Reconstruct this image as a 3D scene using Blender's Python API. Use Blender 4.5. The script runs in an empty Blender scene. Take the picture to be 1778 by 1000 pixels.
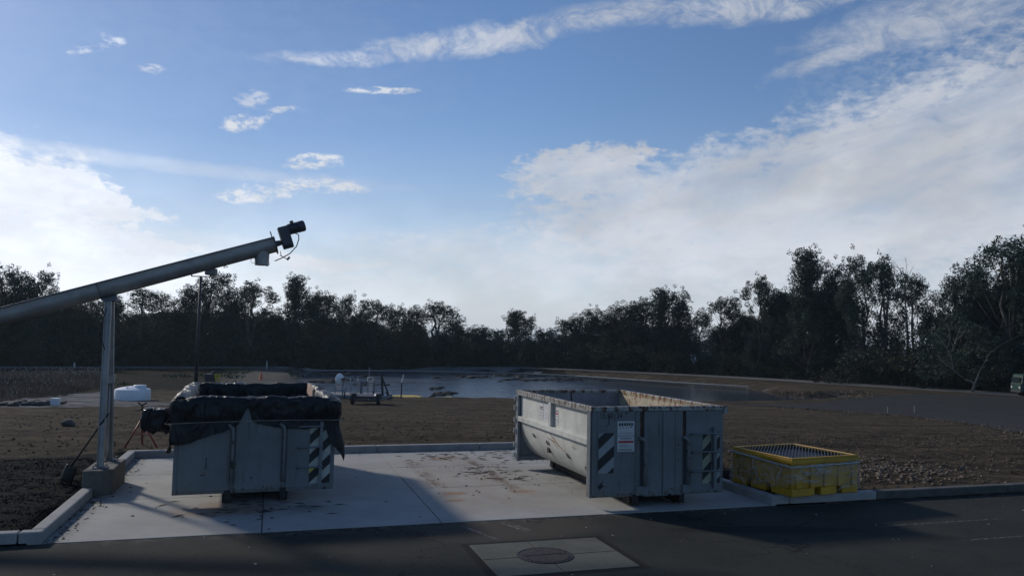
import bpy, bmesh, math, random
from mathutils import Vector, Matrix, noise
from mathutils.geometry import delaunay_2d_cdt
PI = math.pi
S = bpy.context.scene
COL = S.collection
rnd = random.Random(7)

# ------------------------------------------------------------------ camera
F_PX, PITCH, ROLL, CAMH, PSI = 1337.0, .0655, .0202, 2.686, .3013
fw = Vector((0, math.cos(PITCH), math.sin(PITCH)))
rt = Vector((1, 0, 0)); up = rt.cross(fw)
rt = rt * math.cos(ROLL) + up * math.sin(ROLL); up = rt.cross(fw)
cam_d = bpy.data.cameras.new('camera'); cam = bpy.data.objects.new('camera', cam_d); COL.objects.link(cam)
cam_d.sensor_width = 36; cam_d.lens = 36 * F_PX / 1778; cam_d.clip_end = 6000; cam_d.clip_start = .1
cam.matrix_world = Matrix(((rt.x, up.x, -fw.x, 0), (rt.y, up.y, -fw.y, 0), (rt.z, up.z, -fw.z, CAMH), (0, 0, 0, 1)))
S.camera = cam
S.render.engine = 'CYCLES'
S.view_settings.view_transform = 'Standard'; S.view_settings.look = 'None'
S.view_settings.exposure = 0.0; S.view_settings.gamma = 1

def ray(u, v): return fw + rt * ((u - 889) / F_PX) - up * ((v - 500) / F_PX)
CP = Vector((0, 0, CAMH))
ca, sa = math.cos(PSI), math.sin(PSI)
def W(a, b, z=0): return Vector((a * ca - b * sa, a * sa + b * ca, z))
def AB(x, y): return (x * ca + y * sa, -x * sa + y * ca)
def Pz(u, v, z): d = ray(u, v); return CP + d * ((z - CAMH) / d.z)
def Py(u, v, y): d = ray(u, v); return CP + d * (y / d.y)
def Pb(u, v, b):
    d = ray(u, v); db = -d.x * sa + d.y * ca; return CP + d * (b / db)

# ------------------------------------------------------------------ node helpers
class X:
    def __init__(s, nt, sock): s.nt = nt; s.s = sock
    def _m(s, op, *o, clamp=False):
        n = s.nt.nodes.new('ShaderNodeMath'); n.operation = op; n.use_clamp = clamp
        s.nt.links.new(s.s, n.inputs[0])
        for i, q in enumerate(o):
            if isinstance(q, X): s.nt.links.new(q.s, n.inputs[i + 1])
            else: n.inputs[i + 1].default_value = q
        return X(s.nt, n.outputs[0])
    def __add__(s, o): return s._m('ADD', o)
    def __radd__(s, o): return s._m('ADD', o)
    def __sub__(s, o): return s._m('SUBTRACT', o)
    def __rsub__(s, o): return (s * -1) + o
    def __mul__(s, o): return s._m('MULTIPLY', o)
    def __rmul__(s, o): return s._m('MULTIPLY', o)
    def __truediv__(s, o): return s._m('DIVIDE', o)
    def clamp(s): return s._m('ADD', 0.0, clamp=True)
    def max(s, o): return s._m('MAXIMUM', o)
    def min(s, o): return s._m('MINIMUM', o)
    def pow(s, o): return s._m('POWER', o)
    def ss(s, lo, hi, t0=0.0, t1=1.0, kind='SMOOTHSTEP'):
        n = s.nt.nodes.new('ShaderNodeMapRange'); n.interpolation_type = kind
        s.nt.links.new(s.s, n.inputs[0])
        for i, q in enumerate((lo, hi, t0, t1)): n.inputs[i + 1].default_value = q
        return X(s.nt, n.outputs[0])

def nz(nt, vec, scale, detail=4, rough=.5, mul=(1, 1, 1), off=(0, 0, 0), dist=0, kind='NOISE'):
    mp = nt.nodes.new('ShaderNodeMapping'); mp.inputs['Scale'].default_value = mul; mp.inputs['Location'].default_value = off
    nt.links.new(vec, mp.inputs[0])
    if kind == 'NOISE':
        n = nt.nodes.new('ShaderNodeTexNoise'); n.inputs['Scale'].default_value = scale
        n.inputs['Detail'].default_value = detail; n.inputs['Roughness'].default_value = rough; n.inputs['Distortion'].default_value = dist
        nt.links.new(mp.outputs[0], n.inputs['Vector']); return X(nt, n.outputs[0])
    n = nt.nodes.new('ShaderNodeTexVoronoi'); n.inputs['Scale'].default_value = scale
    if kind == 'EDGE': n.feature = 'DISTANCE_TO_EDGE'
    nt.links.new(mp.outputs[0], n.inputs['Vector']); return X(nt, n.outputs['Distance'])

def mixc(nt, f, a, b):
    n = nt.nodes.new('ShaderNodeMix'); n.data_type = 'RGBA'
    if isinstance(f, X): nt.links.new(f.s, n.inputs[0])
    else: n.inputs[0].default_value = f
    for q, i in ((a, 6), (b, 7)):
        if isinstance(q, tuple): n.inputs[i].default_value = (*q[:3], 1)
        else: nt.links.new(q, n.inputs[i])
    return n.outputs[2]

def newmat(name):
    m = bpy.data.materials.new(name); m.use_nodes = True; nt = m.node_tree
    return m, nt, nt.nodes['Principled BSDF']
def objvec(nt): return nt.nodes.new('ShaderNodeTexCoord').outputs['Object']
def geovec(nt): return nt.nodes.new('ShaderNodeNewGeometry').outputs['Position']
def bump(nt, b, hgt, strength=.4, dist=.02):
    n = nt.nodes.new('ShaderNodeBump'); n.inputs['Strength'].default_value = strength; n.inputs['Distance'].default_value = dist
    nt.links.new(hgt.s, n.inputs['Height']); nt.links.new(n.outputs[0], b.inputs['Normal'])
def flat(name, col, rough=.6, metal=0, var=.25, scale=6, bmp=0, spec=.5):
    m, nt, b = newmat(name); v = objvec(nt)
    n = nz(nt, v, scale, 5, .6).ss(.3, .7)
    dk = tuple(c * (1 - var) for c in col); lt = tuple(min(1, c * (1 + var)) for c in col)
    nt.links.new(mixc(nt, n, dk, lt), b.inputs['Base Color'])
    b.inputs['Roughness'].default_value = rough; b.inputs['Metallic'].default_value = metal
    b.inputs['Specular IOR Level'].default_value = spec
    if bmp: bump(nt, b, nz(nt, v, scale * 5, 4), bmp, .01)
    return m

# ------------------------------------------------------------------ world: sky + clouds
SUN_AZ, SUN_EL = math.radians(51), math.radians(27)      # azimuth to the left of the view direction
sund = Vector((-math.sin(SUN_AZ) * math.cos(SUN_EL), math.cos(SUN_AZ) * math.cos(SUN_EL), math.sin(SUN_EL)))
wd = bpy.data.worlds.new('World'); S.world = wd; wd.use_nodes = True; nt = wd.node_tree
bg = nt.nodes['Background']; bg.inputs[1].default_value = .09
sky = nt.nodes.new('ShaderNodeTexSky'); sky.sky_type = 'NISHITA'; sky.sun_disc = False
sky.sun_elevation = SUN_EL; sky.sun_rotation = -SUN_AZ
sky.air_density = 1.0; sky.dust_density = .35; sky.ozone_density = 1.6; sky.altitude = 0
tc = nt.nodes.new('ShaderNodeTexCoord').outputs['Generated']
sp = nt.nodes.new('ShaderNodeSeparateXYZ'); nt.links.new(tc, sp.inputs[0])
dx, dy, dz = (X(nt, sp.outputs[i]) for i in range(3))
AZ = dx._m('ARCTAN2', dy); EL = dz._m('ARCSINE')
zz = dz.max(0.0) + .12
cb = nt.nodes.new('ShaderNodeCombineXYZ'); nt.links.new((dx / zz).s, cb.inputs[0]); nt.links.new((dy / zz).s, cb.inputs[1])
pv = cb.outputs[0]                                        # direction projected on a cloud deck
cb2 = nt.nodes.new('ShaderNodeCombineXYZ'); nt.links.new(AZ.s, cb2.inputs[0]); nt.links.new(EL.s, cb2.inputs[1]); av = cb2.outputs[0]
wB = nz(nt, av, 22, 7, .7, (1, 1.5, 1), (8, 2, 0), 1.0) - .5
wA = nz(nt, av, 9, 5, .6, (1, 1.6, 1)) - .5; wE = nz(nt, av, 9, 5, .6, (1, 1.6, 1), (5, 3, 0)) - .5
wf = nz(nt, av, 38, 5, .62, (1, 2.2, 1), (1, 7, 0)) - .5
def dirAE(u, v):
    d = ray(u, v).normalized(); return math.atan2(d.x, d.y), math.asin(d.z)
def blob(u, v, hw, hh, rot=0, soft=.55, warp=1.0, fine=.5):
    a0, e0 = dirAE(u, v); c, s_ = math.cos(math.radians(rot)), math.sin(math.radians(rot))
    x = AZ + wA * (.09 * warp) - a0; y = EL + wE * (.06 * warp) - e0
    xr = (x * c + y * s_) * (F_PX / hw); yr = (y * c - x * s_) * (F_PX / hh)
    d = (xr * xr + yr * yr) + wf * fine * 3.0 + wA * fine * 1.2 + wB * fine * 2.4
    return d.ss(1.0 + soft * .6, 1.0 - soft * 1.3, 0, 1)
cir = nz(nt, pv, 3.2, 8, .62, (1, .45, 1), (0, 0, 0), .6)             # streaky texture of high cloud
cirA = cir.ss(.3, .62)
fl = nz(nt, av, 60, 6, .65, (1, 1.9, 1), (2, 2, 0), .3).ss(.38, .6)     # flecks
fib = nz(nt, av, 17, 9, .72, (1.0, 1.5, 1), (3, 1, 0), 1.6).ss(.33, .68)  # fibres
vr = nt.nodes.new('ShaderNodeVectorRotate'); vr.rotation_type = 'Z_AXIS'; vr.inputs['Angle'].default_value = -.30; nt.links.new(av, vr.inputs[0])
strk = nz(nt, vr.outputs[0], 9, 9, .64, (.55, 2.6, 1), (1, 4, 2), .5).ss(.36, .64)
low = EL.ss(.36, -.02, 0, 1)
front = (dx * -.4 + dy * .9).ss(-.5, .6, .15, 1)
# right sheet
R = blob(1250, 350, 350, 92, 6, .55, 1.2, .8).max(blob(1520, 310, 430, 130, 20, .5, 1.2, .7)).max(blob(1800, 260, 430, 150, 18, .5, 1.2, .7)).max(blob(1035, 302, 150, 44, 4, .5, 1.2, 1.0))
R = R * (cirA * .16 + strk * .32 + fib * .12 + .44)
R2 = blob(1150, 440, 520, 60, 2, .9) * (cirA * .4 + .3)
T1 = blob(1470, 92, 120, 19, 14, .8, .5).max(blob(1640, 20, 210, 42, 6, .9, .8)) * (fib * .45 + .25)
T2 = blob(590, 104, 125, 12, 5, .9, .5).max(blob(760, 78, 130, 23, 11, .8, .5)).max(blob(900, 62, 120, 22, 14, .7, .5)).max(blob(1040, 28, 130, 25, 7, .9, .6)).max(blob(1300, 8, 240, 24, 2, .9, .6)) * (fib * .72 + .10)
H1 = blob(1700, 80, 260, 70, 14, 1.0) * (fl * .25)
# left bright sheet
L = blob(60, 330, 175, 40, -8, .22, .8, .6).max(blob(110, 432, 240, 56, -8, .28, 1, .7)).max(blob(-120, 380, 260, 130, 0, .4)).max(blob(560, 458, 110, 16, -3, .6)).max(blob(370, 430, 190, 22, -8, 1.0) * .4)
L = L * (cirA * .30 + fl * .15 + .62)
L2 = blob(150, 268, 480, 12, -1, 1.0, .3).max(blob(520, 500, 500, 26, 0, 1.0)) * .35
P = blob(545, 280, 50, 14, 8, .6, .35, 1).max(blob(565, 324, 78, 13, 0, .6, .3, 1)).max(blob(445, 336, 60, 14, 6, .6, .3, 1)).max(blob(425, 213, 40, 13, 16, .7, .3, 1.2)).max(blob(436, 172, 28, 15, 14, .8, .3, 1.2) * .6).max(blob(664, 158, 62, 6, 3, .7, .15, .7))
P = P.max(blob(498, 190, 30, 5, 5, .8, .2, 1.4) * .7).max(blob(262, 119, 16, 7, 5, .8, .2, 1) * .6).max(blob(200, 70, 16, 8, -10, .8, .2, 1.4) * .7).max(blob(155, 86, 30, 7, 20, .8, .2, 1.4) * .7).max(blob(680, 412, 95, 13, 2, 1, .3) * .45)
P = P * (fl * .95 + .05)
veil = (low * low * (.66 + cirA * .15) + low * .18) * front
vL = blob(150, 200, 620, 330, 0, 1.0) * .09
m = veil.max(vL)
for q in (R2, R, T1, T2, H1, L, L2, P): m = m + q * (1 - m)
m = m.clamp()
# towards the sun the thin cloud scatters more light
dt = dx * sund.x + dy * sund.y + dz * sund.z
glow = dt.ss(.62, 1.0, 0, 1)
cc = nt.nodes.new('ShaderNodeVectorMath'); cc.operation = 'SCALE'
shade = nz(nt, av, 7, 4, .55, (1, 1.8, 1), (9, 0, 0)).ss(.35, .65, .86, 1.04)
cc.inputs[0].default_value = (.61, .64, .70)
nt.links.new(((1 + glow * .62) * shade * front * (low * low * .30 + .93) * 11.1).s, cc.inputs['Scale'])
skc = nt.nodes.new('ShaderNodeMix'); skc.data_type = 'RGBA'; skc.blend_type = 'MULTIPLY'; skc.inputs[0].default_value = 1
nt.links.new(sky.outputs[0], skc.inputs[6])
nt.links.new(mixc(nt, glow, (.80, .95, 1.16), (.53, .67, .90)), skc.inputs[7]) 
nt.links.new(mixc(nt, m, skc.outputs[2], cc.outputs[0]), bg.inputs[0])
wd.cycles.sampling_method = 'MANUAL'; wd.cycles.sample_map_resolution = 1024

sl = bpy.data.lights.new('sun', 'SUN'); sl.energy = 2.7; sl.angle = math.radians(4.5); sl.color = (1, .93, .82)
so = bpy.data.objects.new('sun', sl); COL.objects.link(so); so.rotation_euler = sund.to_track_quat('Z', 'Y').to_euler()

# ------------------------------------------------------------------ object helpers
def tag(o, label=None, cat=None, group=None, kind=None):
    if label: o['label'] = label
    if cat: o['category'] = cat
    if group: o['group'] = group
    if kind: o['kind'] = kind
    return o
def empty(name, loc, rz=0, **k):
    o = bpy.data.objects.new(name, None); COL.objects.link(o); o.location = loc; o.rotation_euler = (0, 0, rz)
    o.empty_display_size = .3
    return tag(o, **k)
def copy_tree(o, parent=None):
    c = o.copy(); COL.objects.link(c)
    if parent: c.parent = parent
    for ch in list(o.children): copy_tree(ch, c)
    return c

class MB:
    def __init__(s): s.v = []; s.f = []
    def add(s, vs, fs):
        n = len(s.v); s.v += [tuple(p) for p in vs]; s.f += [tuple(i + n for i in f) for f in fs]; return s
    def box(s, x0, x1, y0, y1, z0, z1, M=None):
        vs = [Vector((x, y, z)) for z in (z0, z1) for y in (y0, y1) for x in (x0, x1)]
        if M: vs = [M @ p for p in vs]
        return s.add(vs, [(0, 2, 3, 1), (4, 5, 7, 6), (0, 1, 5, 4), (2, 6, 7, 3), (0, 4, 6, 2), (1, 3, 7, 5)])
    def bar(s, p, q, w, h=None, upv=(0, 0, 1)):
        p = Vector(p); q = Vector(q); h = h or w; d = (q - p).normalized(); u_ = Vector(upv)
        if abs(d.dot(u_)) > .95: u_ = Vector((0, 1, 0))
        r = d.cross(u_).normalized(); u_ = r.cross(d)
        vs = [e + r * a * w / 2 + u_ * b * h / 2 for e in (p, q) for a, b in ((-1, -1), (1, -1), (1, 1), (-1, 1))]
        return s.add(vs, [(3, 2, 1, 0), (4, 5, 6, 7)] + [(i, (i + 1) % 4, 4 + (i + 1) % 4, 4 + i) for i in range(4)])
    def tube(s, pts, r, n=10, cap=True):
        pts = [Vector(p) for p in pts]; rs = r if isinstance(r, (list, tuple)) else [r] * len(pts)
        vs = []; fs = []; ref = None
        for i, p in enumerate(pts):
            d = (pts[min(i + 1, len(pts) - 1)] - pts[max(i - 1, 0)]).normalized()
            if ref is None:
                ref = Vector((0, 0, 1)) if abs(d.z) < .9 else Vector((1, 0, 0))
            a = d.cross(ref).normalized(); ref = a.cross(d)
            for k in range(n):
                t = 2 * PI * k / n; vs.append(p + (a * math.cos(t) + ref * math.sin(t)) * rs[i])
        for i in range(len(pts) - 1):
            for k in range(n):
                fs.append((i * n + k, i * n + (k + 1) % n, (i + 1) * n + (k + 1) % n, (i + 1) * n + k))
        if cap: fs += [tuple(range(n))[::-1], tuple(range((len(pts) - 1) * n, len(pts) * n))]
        return s.add(vs, fs)
    def cyl(s, p, q, r, n=20): return s.tube([p, q], r, n)
    def lathe(s, prof, c=(0, 0, 0), n=28):
        vs = []; fs = []; c = Vector(c)
        for (r, z) in prof:
            for k in range(n): vs.append(c + Vector((r * math.cos(2 * PI * k / n), r * math.sin(2 * PI * k / n), z)))
        for i in range(len(prof) - 1):
            for k in range(n): fs.append((i * n + k, i * n + (k + 1) % n, (i + 1) * n + (k + 1) % n, (i + 1) * n + k))
        fs += [tuple(range(n))[::-1], tuple(range((len(prof) - 1) * n, len(prof) * n))]
        return s.add(vs, fs)
    def prism(s, pts, M, d):                     # pts: 2d outline in M's xy, extruded d along M's z
        n = len(pts); vs = [M @ Vector((x, y, 0)) for x, y in pts] + [M @ Vector((x, y, d)) for x, y in pts]
        return s.add(vs, [tuple(range(n))[::-1], tuple(range(n, 2 * n))] + [(i, (i + 1) % n, n + (i + 1) % n, n + i) for i in range(n)])
    def blobm(s, c, r, seed=0, sub=2, sc=(1, 1, 1), amp=.3, fr=1.5):
        bm = bmesh.new(); bmesh.ops.create_icosphere(bm, subdivisions=sub, radius=1); c = Vector(c)
        o = Vector((seed * 7.3, seed * 3.1, seed))
        vs = []
        for v in bm.verts:
            k = 1 + amp * noise.noise(v.co * fr + o)
            vs.append(c + Vector((v.co.x * sc[0], v.co.y * sc[1], v.co.z * sc[2])) * r * k)
        bm.verts.index_update(); fs = [tuple(v.index for v in f.verts) for f in bm.faces]; bm.free()
        return s.add(vs, fs)
    def build(s, name, mat, parent=None, smooth=False, bevel=0, loc=None, fix=True):
        me = bpy.data.meshes.new(name); me.from_pydata(s.v, [], s.f)
        if fix:
            bm = bmesh.new(); bm.from_mesh(me); bmesh.ops.recalc_face_normals(bm, faces=bm.faces); bm.to_mesh(me); bm.free()
        o = bpy.data.objects.new(name, me); COL.objects.link(o)
        if mat: me.materials.append(mat)
        if smooth:
            for p in me.polygons: p.use_smooth = True
        if bevel:
            md = o.modifiers.new('bevel', 'BEVEL'); md.width = bevel; md.segments = 2; md.limit_method = 'ANGLE'; md.angle_limit = .7
        if parent: o.parent = parent
        if loc is not None: o.location = loc
        return o

def sm(x): x = max(0, min(1, x)); return x * x * (3 - 2 * x)
def lerp_list(L_, x):
    if x <= L_[0][0]: return L_[0][1]
    for (a, p), (b, q) in zip(L_, L_[1:]):
        if x <= b: return p + (q - p) * (x - a) / (b - a)
    return L_[-1][1]
def inpoly(x, y, P_):
    c = False; j = len(P_) - 1
    for i in range(len(P_)):
        xi, yi = P_[i]; xj, yj = P_[j]
        if (yi > y) != (yj > y) and x < (xj - xi) * (y - yi) / (yj - yi) + xi: c = not c
        j = i
    return c
def dpoly(x, y, P_):
    best = 1e9
    for i in range(len(P_)):
        ax, ay = P_[i - 1]; bx, by = P_[i]; dx_, dy_ = bx - ax, by - ay
        t = max(0, min(1, ((x - ax) * dx_ + (y - ay) * dy_) / (dx_ * dx_ + dy_ * dy_ + 1e-9)))
        best = min(best, math.hypot(x - ax - dx_ * t, y - ay - dy_ * t))
    return best

# ------------------------------------------------------------------ terrain
ZW = -2.3
POND = [tuple(Pz(u, v, ZW)[:2]) for u, v in ((548, 643.5), (535, 652), (512, 664), (520, 680), (560, 690), (700, 693.5), (895, 696), (1100, 700), (1260, 701), (1340, 700), (1420, 697), (1470, 690),
    (1400, 691), (1340, 686), (1320, 678), (1270, 671), (1190, 664.5), (1100, 657.5), (1000, 651.5), (900, 647), (800, 645), (650, 643))]
LEV = [tuple(Pz(u, v, -1.8)[:2]) for u, v in ((-500, 633), (0, 637), (450, 637), (900, 637.5), (1000, 641), (1100, 645.5), (1250, 652.5), (1400, 661), (1560, 671), (1700, 679), (1790, 685))]
LEV = [(-160, 60)] + LEV + [(80, 52), (140, 20)]
SLA, SLB, SB0, SB1, KW, KH = -2.65, 8.08, 11.15, 18.13, .17, .15
def levy(x): return lerp_list(LEV, x)
def Hs(x, y):
    z = .12
    if y > 20: z -= .068 * 30 * (lambda t: t if t < .9 else .9 + (min(t, 1.1) - .9) * .5)(min((y - 20) / 30, 1.1))
    if y > 60: z += .17 * sm((y - 60) / 12)
    if y > 30:
        e = y - levy(x)
        if e > -3: z -= 1.2 * sm(e / 5)
        d = dpoly(x, y, POND)
        if d < 6:
            ins = inpoly(x, y, POND); sd = -d if ins else d
            z = z + (ZW - .35 - z) * (1 - sm((sd + 1.2) / 3.2))
        elif inpoly(x, y, POND): z = ZW - .35
    return z
PAVE_PX = [(1262, 703.5), (1330, 703), (1420, 700), (1480, 692), (1530, 688), (1600, 684), (1700, 687), (1800, 690), (2100, 720), (2100, 830), (1860, 775), (1778, 757), (1700, 739), (1620, 729), (1560, 721), (1450, 713), (1350, 707)]
def G(u, v):
    d = ray(u, v); t = 5.0
    while t < 2500:
        p = CP + d * t
        if p.z < Hs(p.x, p.y): break
        t *= 1.01
    lo, hi = t / 1.012, t
    for _ in range(25):
        mid = (lo + hi) / 2; p = CP + d * mid
        if p.z < Hs(p.x, p.y): hi = mid
        else: lo = mid
    p = CP + d * hi; return Vector((p.x, p.y, Hs(p.x, p.y)))
PAVE = [tuple(G(u, v)[:2]) for u, v in PAVE_PX]
REED = [tuple(G(u, v)[:2]) for u, v in ((-300, 650), (0, 650), (175, 650), (172, 672), (110, 688), (40, 692), (-30, 705), (-300, 735))]
TRACK = [tuple(G(u, v)[:2]) for u, v in ((395, 690), (415, 665), (440, 645), (452, 640), (478, 640), (500, 650), (515, 668), (530, 690))]
def near(x, y):
    a, b = AB(x, y)
    return b
def Hn(x, y):
    z = Hs(x, y); a, b = AB(x, y)
    inside = (b < SB0 + KW - .01) or (SLA - KW < a < SLB + KW and b < SB1 + KW - .01)
    if inside: return -.06
    if y < 75:
        k = 1.0
        if inpoly(x, y, PAVE): k = .0
        elif y > 28 and x > 8: k = min(1, dpoly(x, y, PAVE) / 1.5)
        e = min(1, max(0, (b - SB1 - KW) / 1.5 if SLA < a < SLB else (b - SB0 - KW) / 1.0))
        n1 = noise.fractal(Vector((x * .35, y * 1.1, 0)), 1, 2, 4) * .035
        n2 = noise.fractal(Vector((x * 1.7, y * 4.2, 4)), 1, 2, 3) * .024
        bank = .22 * sm(1 - dpoly(x, y, PAVE) / 1.6) * k if (y > 24 and x > 8 and y < 58) else 0
        z += (n1 + n2) * k * (.25 + .75 * e) - (.02 if e < 1 else 0) + bank * .6 * (1 + .8 * noise.noise(Vector((x, y, 9))))
    else:
        z += noise.fractal(Vector((x * .1, y * .1, 0)), 1, 2, 3) * .05
    return z
def axis(cuts, lo, hi, step, grow, lim_lo, lim_hi):
    v = []; x = lo
    while x < hi: v.append(x); x += step
    s_ = step
    while x < lim_hi: v.append(x); s_ = min(s_ * grow, 60 if x > 260 else 2.4 if x < 150 else 6); x += s_
    v.append(lim_hi); x = lo; s_ = step
    while x > lim_lo: s_ = min(s_ * grow, 60 if x < -260 else 3); x -= s_; v.append(x)
    v += cuts
    v = sorted(v); out = [v[0]]
    for q in v[1:]:
        if q in cuts:
            if abs(q - out[-1]) < .12 and out[-1] not in cuts: out[-1] = q
            else: out.append(q)
        elif q - out[-1] > .1: out.append(q)
    return out
aa = axis([SLA - KW, SLB + KW], -9, 22, .3, 1.06, -1500, 1500)
bb = axis([SB0 + KW, SB1 + KW], 11, 44, .22, 1.04, -400, 2500)
vs = []; fs = []; na = len(aa)
for b in bb:
    for a in aa:
        p = W(a, b); far = max(abs(a), b)
        vs.append((p.x, p.y, Hn(p.x, p.y) if far < 400 else -3.0))
for j in range(len(bb) - 1):
    for i in range(na - 1): fs.append((j * na + i, j * na + i + 1, (j + 1) * na + i + 1, (j + 1) * na + i))
gm = MB(); gm.v = vs; gm.f = fs

# ground material: attribute-masked soils
m, nt, b = newmat('soil'); v = geovec(nt); at = nt.nodes.new('ShaderNodeAttribute'); at.attribute_name = 'zone'
sx = nt.nodes.new('ShaderNodeSeparateColor'); nt.links.new(at.outputs['Color'], sx.inputs[0])
zg, zv, zm = (X(nt, sx.outputs[i]) for i in range(3))
zt = X(nt, at.outputs['Alpha'])
rot = nt.nodes.new('ShaderNodeVectorRotate'); rot.rotation_type = 'Z_AXIS'; rot.inputs['Angle'].default_value = -.12; nt.links.new(v, rot.inputs[0]); rv = rot.outputs[0]
big = nz(nt, rv, .35, 5, .6, (.5, 1.6, 1)).ss(.35, .66); fine = nz(nt, v, 14, 6, .75).ss(.3, .7); mid = nz(nt, rv, 1.8, 5, .65, (.45, 1.5, 1)).ss(.38, .66)
c1 = mixc(nt, big, (.024, .0195, .015), (.066, .053, .037)); c1 = mixc(nt, mid * .6, c1, (.108, .084, .056)); 
c1 = mixc(nt, nz(nt, rv, .9, 8, .72, (.22, 1.5, 1), (2, 9, 0)).ss(.46, .66) * .75, c1, (.145, .112, .074)); c1 = mixc(nt, nz(nt, rv, .7, 7, .7, (.3, 1.3, 1), (7, 3, 0)).ss(.50, .68) * .7, c1, (.020, .020, .019))
cl_ = nz(nt, v, 3.4, 9, .78, (.8, 1.1, 1), (5, 5, 0)); c1 = mixc(nt, cl_.ss(.50, .60) * .7, c1, (.12, .097, .068)); c1 = mixc(nt, cl_.ss(.47, .38) * .75, c1, (.018, .017, .016))
tl_ = nz(nt, rv, 5, 7, .75, (.14, 1.8, 1), (1, 1, 7)).ss(.56, .66); c1 = mixc(nt, tl_ * .6, c1, (.20, .165, .12))
spr = nt.nodes.new('ShaderNodeSeparateXYZ'); nt.links.new(rv, spr.inputs[0]); ru, rw2 = X(nt, spr.outputs[0]), X(nt, spr.outputs[1]); wob = (nz(nt, rv, .12, 3, .5) - .5) * 7
for rc_, rw_ in ((23.2, .16), (24.9, .16), (31, .2), (32.9, .2), (39, .25)):
    q_ = (rw2 + wob - rc_)._m('ABSOLUTE').ss(rw_ * 1.6, rw_ * .3) * nz(nt, rv, 1.1, 4, .6).ss(.38, .6); c1 = mixc(nt, q_ * .7, c1, (.018, .017, .015))
chip = nz(nt, v, 9, 3, .5, kind='VOR').ss(.16, .08); c1 = mixc(nt, chip * .5 * mid, c1, (.20, .17, .13))
gv = nz(nt, v, 28, 2, .5, kind='VOR').ss(.1, .6); grav = mixc(nt, gv, (.026, .028, .030), (.008, .009, .010))
gn = (zg + (nz(nt, v, 1.3, 5, .7) - .5) * .45).ss(.42, .58)
c2 = mixc(nt, gn, c1, grav)
vn = (zv + (nz(nt, v, .5, 5, .7) - .5) * .9).ss(.35, .6)
veg = mixc(nt, nz(nt, v, .8, 6, .7).ss(.35, .65), (.006, .007, .005), (.022, .019, .014)); c3 = mixc(nt, vn, c2, veg)
mn = (zm + (nz(nt, rv, .45, 6, .7, (.4, 1.6, 1)) - .5) * 1.1).ss(.42, .56)
mud = mixc(nt, nz(nt, rv, .6, 5, .7, (.3, 2, 1)).ss(.35, .62), (.04, .04, .038), (.24, .24, .245)); c4 = mixc(nt, mn, c3, mud)
c5 = mixc(nt, (zt * .95).clamp(), c4, mixc(nt, mid, (.10, .094, .084), (.15, .14, .122)))
nt.links.new(c5, b.inputs['Base Color']); b.inputs['Roughness'].default_value = .95; b.inputs['Specular IOR Level'].default_value = .15
b.inputs['Specular IOR Level'].default_value = .05
hh = nz(nt, v, 7, 8, .75) + nz(nt, rv, 1.2, 4, .6, (.6, 1.6, 1)) * .8 + cl_ * 1.6
bump(nt, b, hh, 1.0, .10); SOIL = m
ground = gm.build('ground', SOIL, smooth=True, fix=False); tag(ground, kind='structure')
me = ground.data; ca_ = me.color_attributes.new('zone', 'FLOAT_COLOR', 'POINT')
MUD = [tuple(G(u, v)[:2]) for u, v in ((-60, 712), (0, 694), (60, 689), (140, 684), (185, 680), (205, 692), (262, 698), (300, 700), (262, 704), (180, 706), (60, 706))]
buf = []
for (x, y, z) in vs:
    a, b_ = AB(x, y); g_ = ve = mu = tr = 0
    if a < SLA + .1 and 10 < b_ < 40: g_ = 1 - sm((b_ - 17.2 + (a + 2.65) * -.35 - 1.3) / 1.2 + .5)
    if SLB < a < 10.2 and b_ < 20: g_ = .85 * (1 - sm((a - 8.6) / 1.2)) * (1 - sm((b_ - 15) / 3))
    if -140 < x < 90 and 36 < y < 170:
        d = dpoly(x, y, REED); ve = 1 if inpoly(x, y, REED) else max(0, 1 - d / 8)
        if y > 56 and x < 8: ve = max(ve, .9 * sm((y - 56) / 10))
        if -22 < x < -9 and 55 < y < 100: ve = max(ve, .5)
        if y > levy(x) - 2: ve = 1
        d = dpoly(x, y, MUD); mu = 1 if inpoly(x, y, MUD) else max(0, .6 - d / 4)
        d = dpoly(x, y, POND); mu = max(mu, .62 - d / 7 if x < 5 else .45 - d / 8)
        tr = 1 if inpoly(x, y, TRACK) else max(0, 1 - dpoly(x, y, TRACK) / 4)
    buf += [g_, ve, mu, max(0, tr)]
ca_.data.foreach_set('color', buf)

def drape(name, poly, dz, mat, step=1.2):
    xs = [p[0] for p in poly]; ys = [p[1] for p in poly]; dense = []
    for i in range(len(poly)):
        p, q = Vector(poly[i]), Vector(poly[(i + 1) % len(poly)]); k = max(1, int((q - p).length / step))
        for j in range(k):
            c = p.lerp(q, j / k); w_ = .35 * noise.noise(Vector((c.x * .9, c.y * .9, 3)))
            dense.append(Vector((c.x + w_, c.y + w_)))
    n = len(dense); pts = list(dense); x = min(xs)
    while x < max(xs):
        y = min(ys)
        while y < max(ys):
            if inpoly(x, y, poly) and dpoly(x, y, poly) > step * .7: pts.append(Vector((x, y)))
            y += step
        x += step
    r = delaunay_2d_cdt(pts, [(i, (i + 1) % n) for i in range(n)], [], 1, 1e-4)
    mb = MB(); mb.v = [(p.x, p.y, Hs(p.x, p.y) + dz) for p in r[0]]
    mb.f = [tuple(f) for f in r[2]]
    o = mb.build(name, mat, smooth=True)
    if o.data.polygons and sum(p.normal.z for p in o.data.polygons) < 0: o.data.flip_normals()
    return tag(o, kind='structure')

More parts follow.
